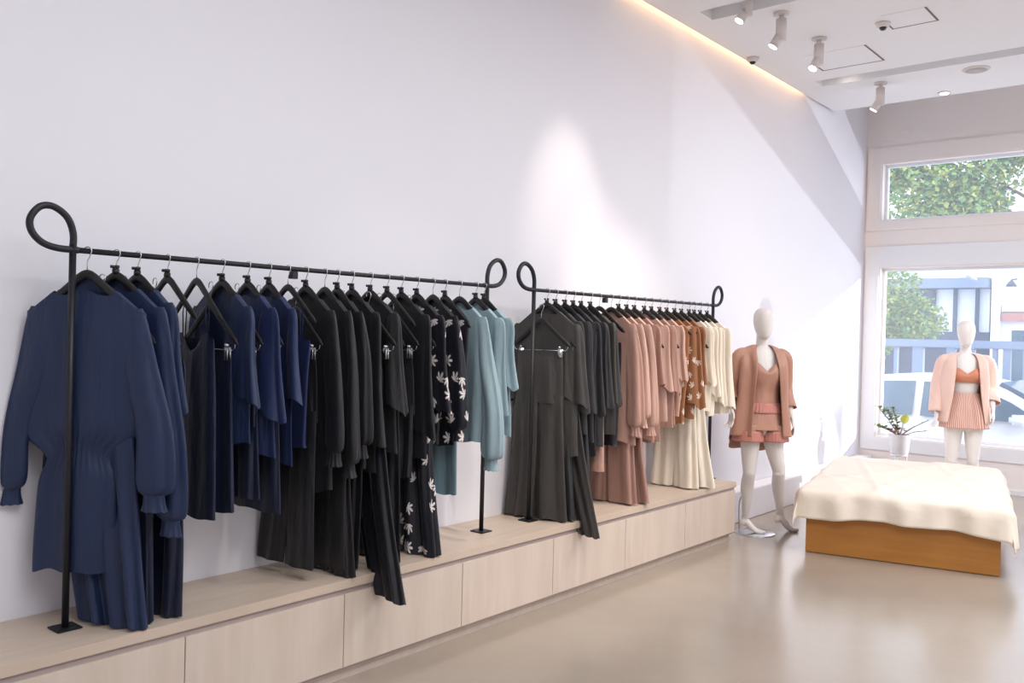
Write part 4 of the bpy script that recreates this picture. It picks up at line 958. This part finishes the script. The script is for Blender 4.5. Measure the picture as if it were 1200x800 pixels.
# ------------------------------------------------------------------ street beyond the window
ASPH = mat('street_surface', (176, 178, 186), 0.9); SLATE = mat('blue_grey_paint', (124, 138, 164), 0.7); SLATED = mat('dark_blue_grey', (62, 68, 92), 0.6)
CARW = mat('car_paint', (236, 240, 246), 0.25, coat=0.5); CARG = mat('car_glass', (70, 96, 116), 0.08); TYRE = mat('tyre', (40, 40, 44), 0.8)
LEAF = mat('tree_leaf', (122, 156, 92), 0.6, vary=0.3, vscale=2); LEAF2 = mat('tree_leaf_warm', (158, 168, 84), 0.6, vary=0.3, vscale=2); BARK = mat('bark', (120, 92, 74), 0.9)
GZ = -0.3
bm = BM(); box(bm, -30, 40, YW + 0.285, 60, GZ - 0.1, GZ); o = struct('ground', bm, ASPH)
def car():
    t = thing('car', 'white parked hatchback seen side-on through the shop window', 'car', (0.45, 12.3, GZ))
    # side profile (x, z) of body incl. roof, extruded with tumblehome; nose towards +x
    prof = [(-2.15, 0.35), (-2.2, 0.70), (-2.05, 0.98), (-1.75, 1.12), (-1.3, 1.33), (-0.6, 1.47), (0.1, 1.50), (0.75, 1.42), (1.15, 1.22), (1.62, 1.0), (2.15, 0.90), (2.45, 0.74), (2.5, 0.5), (2.45, 0.32), (1.95, 0.28), (0, 0.24), (-1.6, 0.28)]
    P = crvn(prof + [prof[0]], 3)[:-1]
    def yw(z): return 0.86 if z < 0.85 else 0.86 - (z - 0.85) * 0.38
    bm = BM(); rs = []
    for f in (-1, -0.97, -0.5, 0, 0.5, 0.97, 1):
        k = 1.0 if abs(f) < 0.99 else 0.985
        rs.append([Vector((x * k, yw(z) * f, (z - 0.8) * k + 0.8)) for x, z in P])
    rings(bm, rs); obj('body', bm, CARW, t)
    for s in (-1, 1):
        for w_ in ([(-1.55, 1.00), (-1.25, 1.26), (-0.55, 1.40), (-0.12, 1.42), (-0.12, 1.00)], [(-0.02, 1.00), (-0.02, 1.42), (0.55, 1.40), (0.95, 1.22), (1.30, 1.01)]):
            bm = BM(); rings(bm, [[Vector((x, s * (yw(z) + o_), z)) for x, z in w_] for o_ in (-0.02, 0.006)]); obj('side_window', bm, CARG, t, False)
        bm = BM(); box(bm, 0.98, 1.16, s * 0.95 - 0.07, s * 0.95 + 0.07, 0.98, 1.10, 0.03); obj('wing_mirror', bm, CARW, t)
    bm = BM(); rings(bm, [[Vector((0.80, -0.62, 1.41)), Vector((0.80, 0.62, 1.41)), Vector((1.60, 0.74, 1.02)), Vector((1.60, -0.74, 1.02))], [Vector((0.83, -0.62, 1.45)), Vector((0.83, 0.62, 1.45)), Vector((1.64, 0.74, 1.05)), Vector((1.64, -0.74, 1.05))]]); obj('windscreen', bm, CARG, t, False)
    for x in (-1.4, 1.55):
        for s in (-1, 1):
            bm = BM(); tube(bm, [(x, s * 0.72, 0.31), (x, s * 0.875, 0.31)], 0.31, 30, ref=Vector((1, 0, 0))); wh = obj('wheel', bm, TYRE, t)
            bm = BM(); tube(bm, [(x, s * 0.87, 0.31), (x, s * 0.885, 0.31)], 0.19, 24, ref=Vector((1, 0, 0))); obj('hubcap', bm, CHROME, wh)
car()
def railing():
    t = thing('parklet_railing', 'blue-grey timber railing with wide posts behind the parked car', 'railing', (0, 14.6, GZ))
    bm = BM(); box(bm, -2.2, 1.15, -0.09, 0.09, 1.83, 1.95, 0.01); obj('top_rail', bm, SLATE, t, False)
    for x, w_ in ((-1.6, .08), (-1.15, .10), (-0.78, .05), (-0.45, .16), (0.02, .12), (0.28, .14), (0.62, .06), (0.78, .10), (1.06, .14)):
        bm = BM(); box(bm, x - w_ / 2, x + w_ / 2, -0.05, 0.05, 0.0, 1.83); obj('post', bm, SLATE, t, False)
    bm = BM(); box(bm, -2.2, 1.15, -0.04, 0.04, 0.05, 1.0); obj('lower_board', bm, SLATE, t, False)
railing()
def dark_building():
    t = thing('storefront', 'dark storefront with tall windows and deep lintel across the street', 'building', (-1.4, 20, GZ))
    bm = BM(); box(bm, -6, 0.93, 0.3, 4, 0, 3.1); obj('wall', bm, SLATED, t, False)
    bm = BM(); box(bm, -6, 0.8, -0.15, 0.29, 3.06, 3.27); obj('lintel', bm, SLATE, t, False)
    for k in range(-12, 1):
        x = k * 0.42 + 0.55; 
        bm = BM(); box(bm, x - 0.03, x + 0.03, 0.12, 0.3, 2.15, 3.06); obj('mullion', bm, SLATED, t, False)
        m = CARG if k < -2 else FRAMEW
        bm = BM(); box(bm, x + 0.03, x + (0.39 if k < 0 else 0.22), 0.24, 0.29, 2.15, 3.05); obj('pane', bm, CARG if k < -2 else mat('bright_pane', (226, 232, 244), 0.3), t, False)
    bm = BM(); box(bm, -6, 0.8, 0.1, 0.3, 1.9, 2.15); obj('sill_band', bm, SLATED, t, False)
dark_building()
def white_building():
    t = thing('white_building', 'white building with arched panels and a terracotta band across the street', 'building', (1.1, 20.2, GZ))
    bm = BM(); box(bm, -1.50, 6, 0, 4, 0, 5.2); obj('wall', bm, mat('white_stucco', (230, 232, 240), 0.8), t, False)
    bm = BM(); box(bm, -1.66, -1.50, -0.18, 0.0, 0, 5.2); obj('pilaster', bm, FRAMEW, t, False)
    bm = BM(); box(bm, -1.48, 6, -0.12, 0.0, 2.38, 2.55); obj('tile_band', bm, mat('terracotta', (176, 120, 112), 0.8), t, False)
    bm = BM(); box(bm, -1.48, 6, -0.1, 0.0, 2.58, 2.72); obj('cornice', bm, FRAMEW, t, False)
    pn = mat('arch_panel', (204, 200, 204), 0.8)
    for k in range(6):
        x = -1.15 + k * 0.42; bm = BM()
        P = [(x - .13, 2.75), (x + .13, 2.75)] + [(x + .13 * cos(a), 3.05 + .13 * sin(a)) for a in [pi * q / 10 for q in range(11)]]
        rings(bm, [[Vector((u, y, v)) for u, v in P] for y in (-0.03, 0.02)]); obj('arch_panel', bm, pn, t, False)
    for k in range(6):
        x = -1.3 + k * 0.75; bm = BM(); box(bm, x, x + 0.45, -0.04, 0.0, 0.2, 2.2); obj('shop_window', bm, CARG, t, False)
    bm = BM(); tube(bm, [(-1.25, -0.5, 3.19), (-1.25, 0, 3.24)], 0.015, 8); lathe(bm, (-1.25, -0.5, 3.06), [(0.10, 0), (0.06, 0.08), (0.02, 0.12)], 20); obj('wall_lamp', bm, SLATED, t)
white_building()
def canopy():
    t = thing('canopy_frame', 'white canopy beams across the top of the lower shop window', 'canopy', (0, 16, 0))
    M_ = mat('canopy_white', (232, 236, 246), 0.6)
    bm = BM(); box(bm, -3.5, 3.5, -0.06, 0.06, 2.73, 2.83); obj('beam', bm, M_, t, False)
    bm = BM(); box(bm, -3.5, 3.5, -0.5, -0.4, 2.86, 2.96); obj('beam', bm, M_, t, False)
    for k in range(8):
        x = -3.2 + k * 0.95; bm = BM(); rings(bm, [[Vector((x + a, y, z + b)) for a, b in ((-.04, -.04), (.04, -.04), (.04, .04), (-.04, .04))] for y, z in ((-0.5, 2.93), (1.6, 2.80))]); obj('rafter', bm, M_, t, False)
    for x in (-3.4, 3.4):
        bm = BM(); box(bm, x - .06, x + .06, -0.06, 0.06, GZ, 2.73); obj('post', bm, M_, t, False)
canopy()
def tree(label, base, crown, n, mats, seed, branches=4, size=0.10):
    r = random.Random(seed); t = thing('street_tree', label, 'tree', base)
    B = Vector(base); tops = [Vector(c[0]) - B for c in crown]
    bm = BM(); mid = Vector((tops[0].x * .4, tops[0].y * .4, tops[0].z * 0.6))
    tube(bm, crv([(0, 0, 0), (0.04, 0, mid.z * .5), tuple(mid), tuple(tops[0])], 6), [0.11 - 0.0045 * i for i in range(19)], 12)
    for c in tops[1:]: tube(bm, crv([tuple(mid * .9), tuple((mid + c) / 2 + Vector((0, 0, .08))), tuple(c)], 5), [0.05 - 0.004 * i for i in range(11)], 8)
    obj('trunk', bm, BARK, t)
    for k, m in enumerate(mats):
        bm = BM()
        for _ in range(n // len(mats)):
            c, rad = crown[r.randrange(len(crown))]; 
            while True:
                q = Vector((r.uniform(-1, 1), r.uniform(-1, 1), r.uniform(-1, 1)))
                if q.length < 1: break
            p = Vector(c) - B + Vector((q.x * rad[0], q.y * rad[1], q.z * rad[2]))
            a = Vector((r.uniform(-1, 1), r.uniform(-1, 1), r.uniform(-1, .4))).normalized(); b = a.cross(Vector((r.uniform(-1, 1), r.uniform(-1, 1), 1))).normalized()
            L = size * r.uniform(.6, 1.2); w_ = L * .38; nn = a.cross(b) * L * .12
            vs = [bm.verts.new(p), bm.verts.new(p + a * L * .5 + b * w_ + nn), bm.verts.new(p + a * L), bm.verts.new(p + a * L * .5 - b * w_ + nn)]
            bm.faces.new((vs[0], vs[1], vs[2])); bm.faces.new((vs[0], vs[2], vs[3]))
        o = obj('foliage', bm, m, t, False)
tree('leafy green street tree showing low on the near side of the shop window', (-1.7, 15.4, GZ), [((-1.2, 15.4, 2.3), (.6, .5, .75)), ((-0.85, 15.4, 1.98), (.62, .45, .42)), ((-1.4, 15.4, 1.9), (.5, .5, .6))], 5200, [LEAF, LEAF2], 5, size=0.085)
tree('large green tree crown filling the high transom window', (2.9, 15.2, GZ), [((1.5, 14.6, 4.5), (.6, .4, .4)), ((-0.5, 14.2, 3.95), (.8, .6, .62)), ((0.35, 14.2, 4.15), (.8, .6, .5)), ((1.1, 14.2, 4.55), (.7, .5, .42)), ((0.2, 14.2, 3.7), (.65, .5, .32)), ((-0.9, 14.2, 4.4), (.6, .5, .5))], 11000, [LEAF, LEAF2], 8, size=0.10)
tree('dense unseen street tree added beside the shop front to shade the transom', (13.4, 16.5, GZ), [((8.0, 14.4, 4.95), (1.5, .6, .75)), ((10.0, 14.4, 5.0), (1.6, .6, .8)), ((12.0, 14.6, 5.05), (1.6, .6, .8)), ((13.6, 14.6, 5.1), (1.2, .6, .8))], 9000, [LEAF], 15, size=0.24)  # added out of view so its crown keeps low sun off the transom
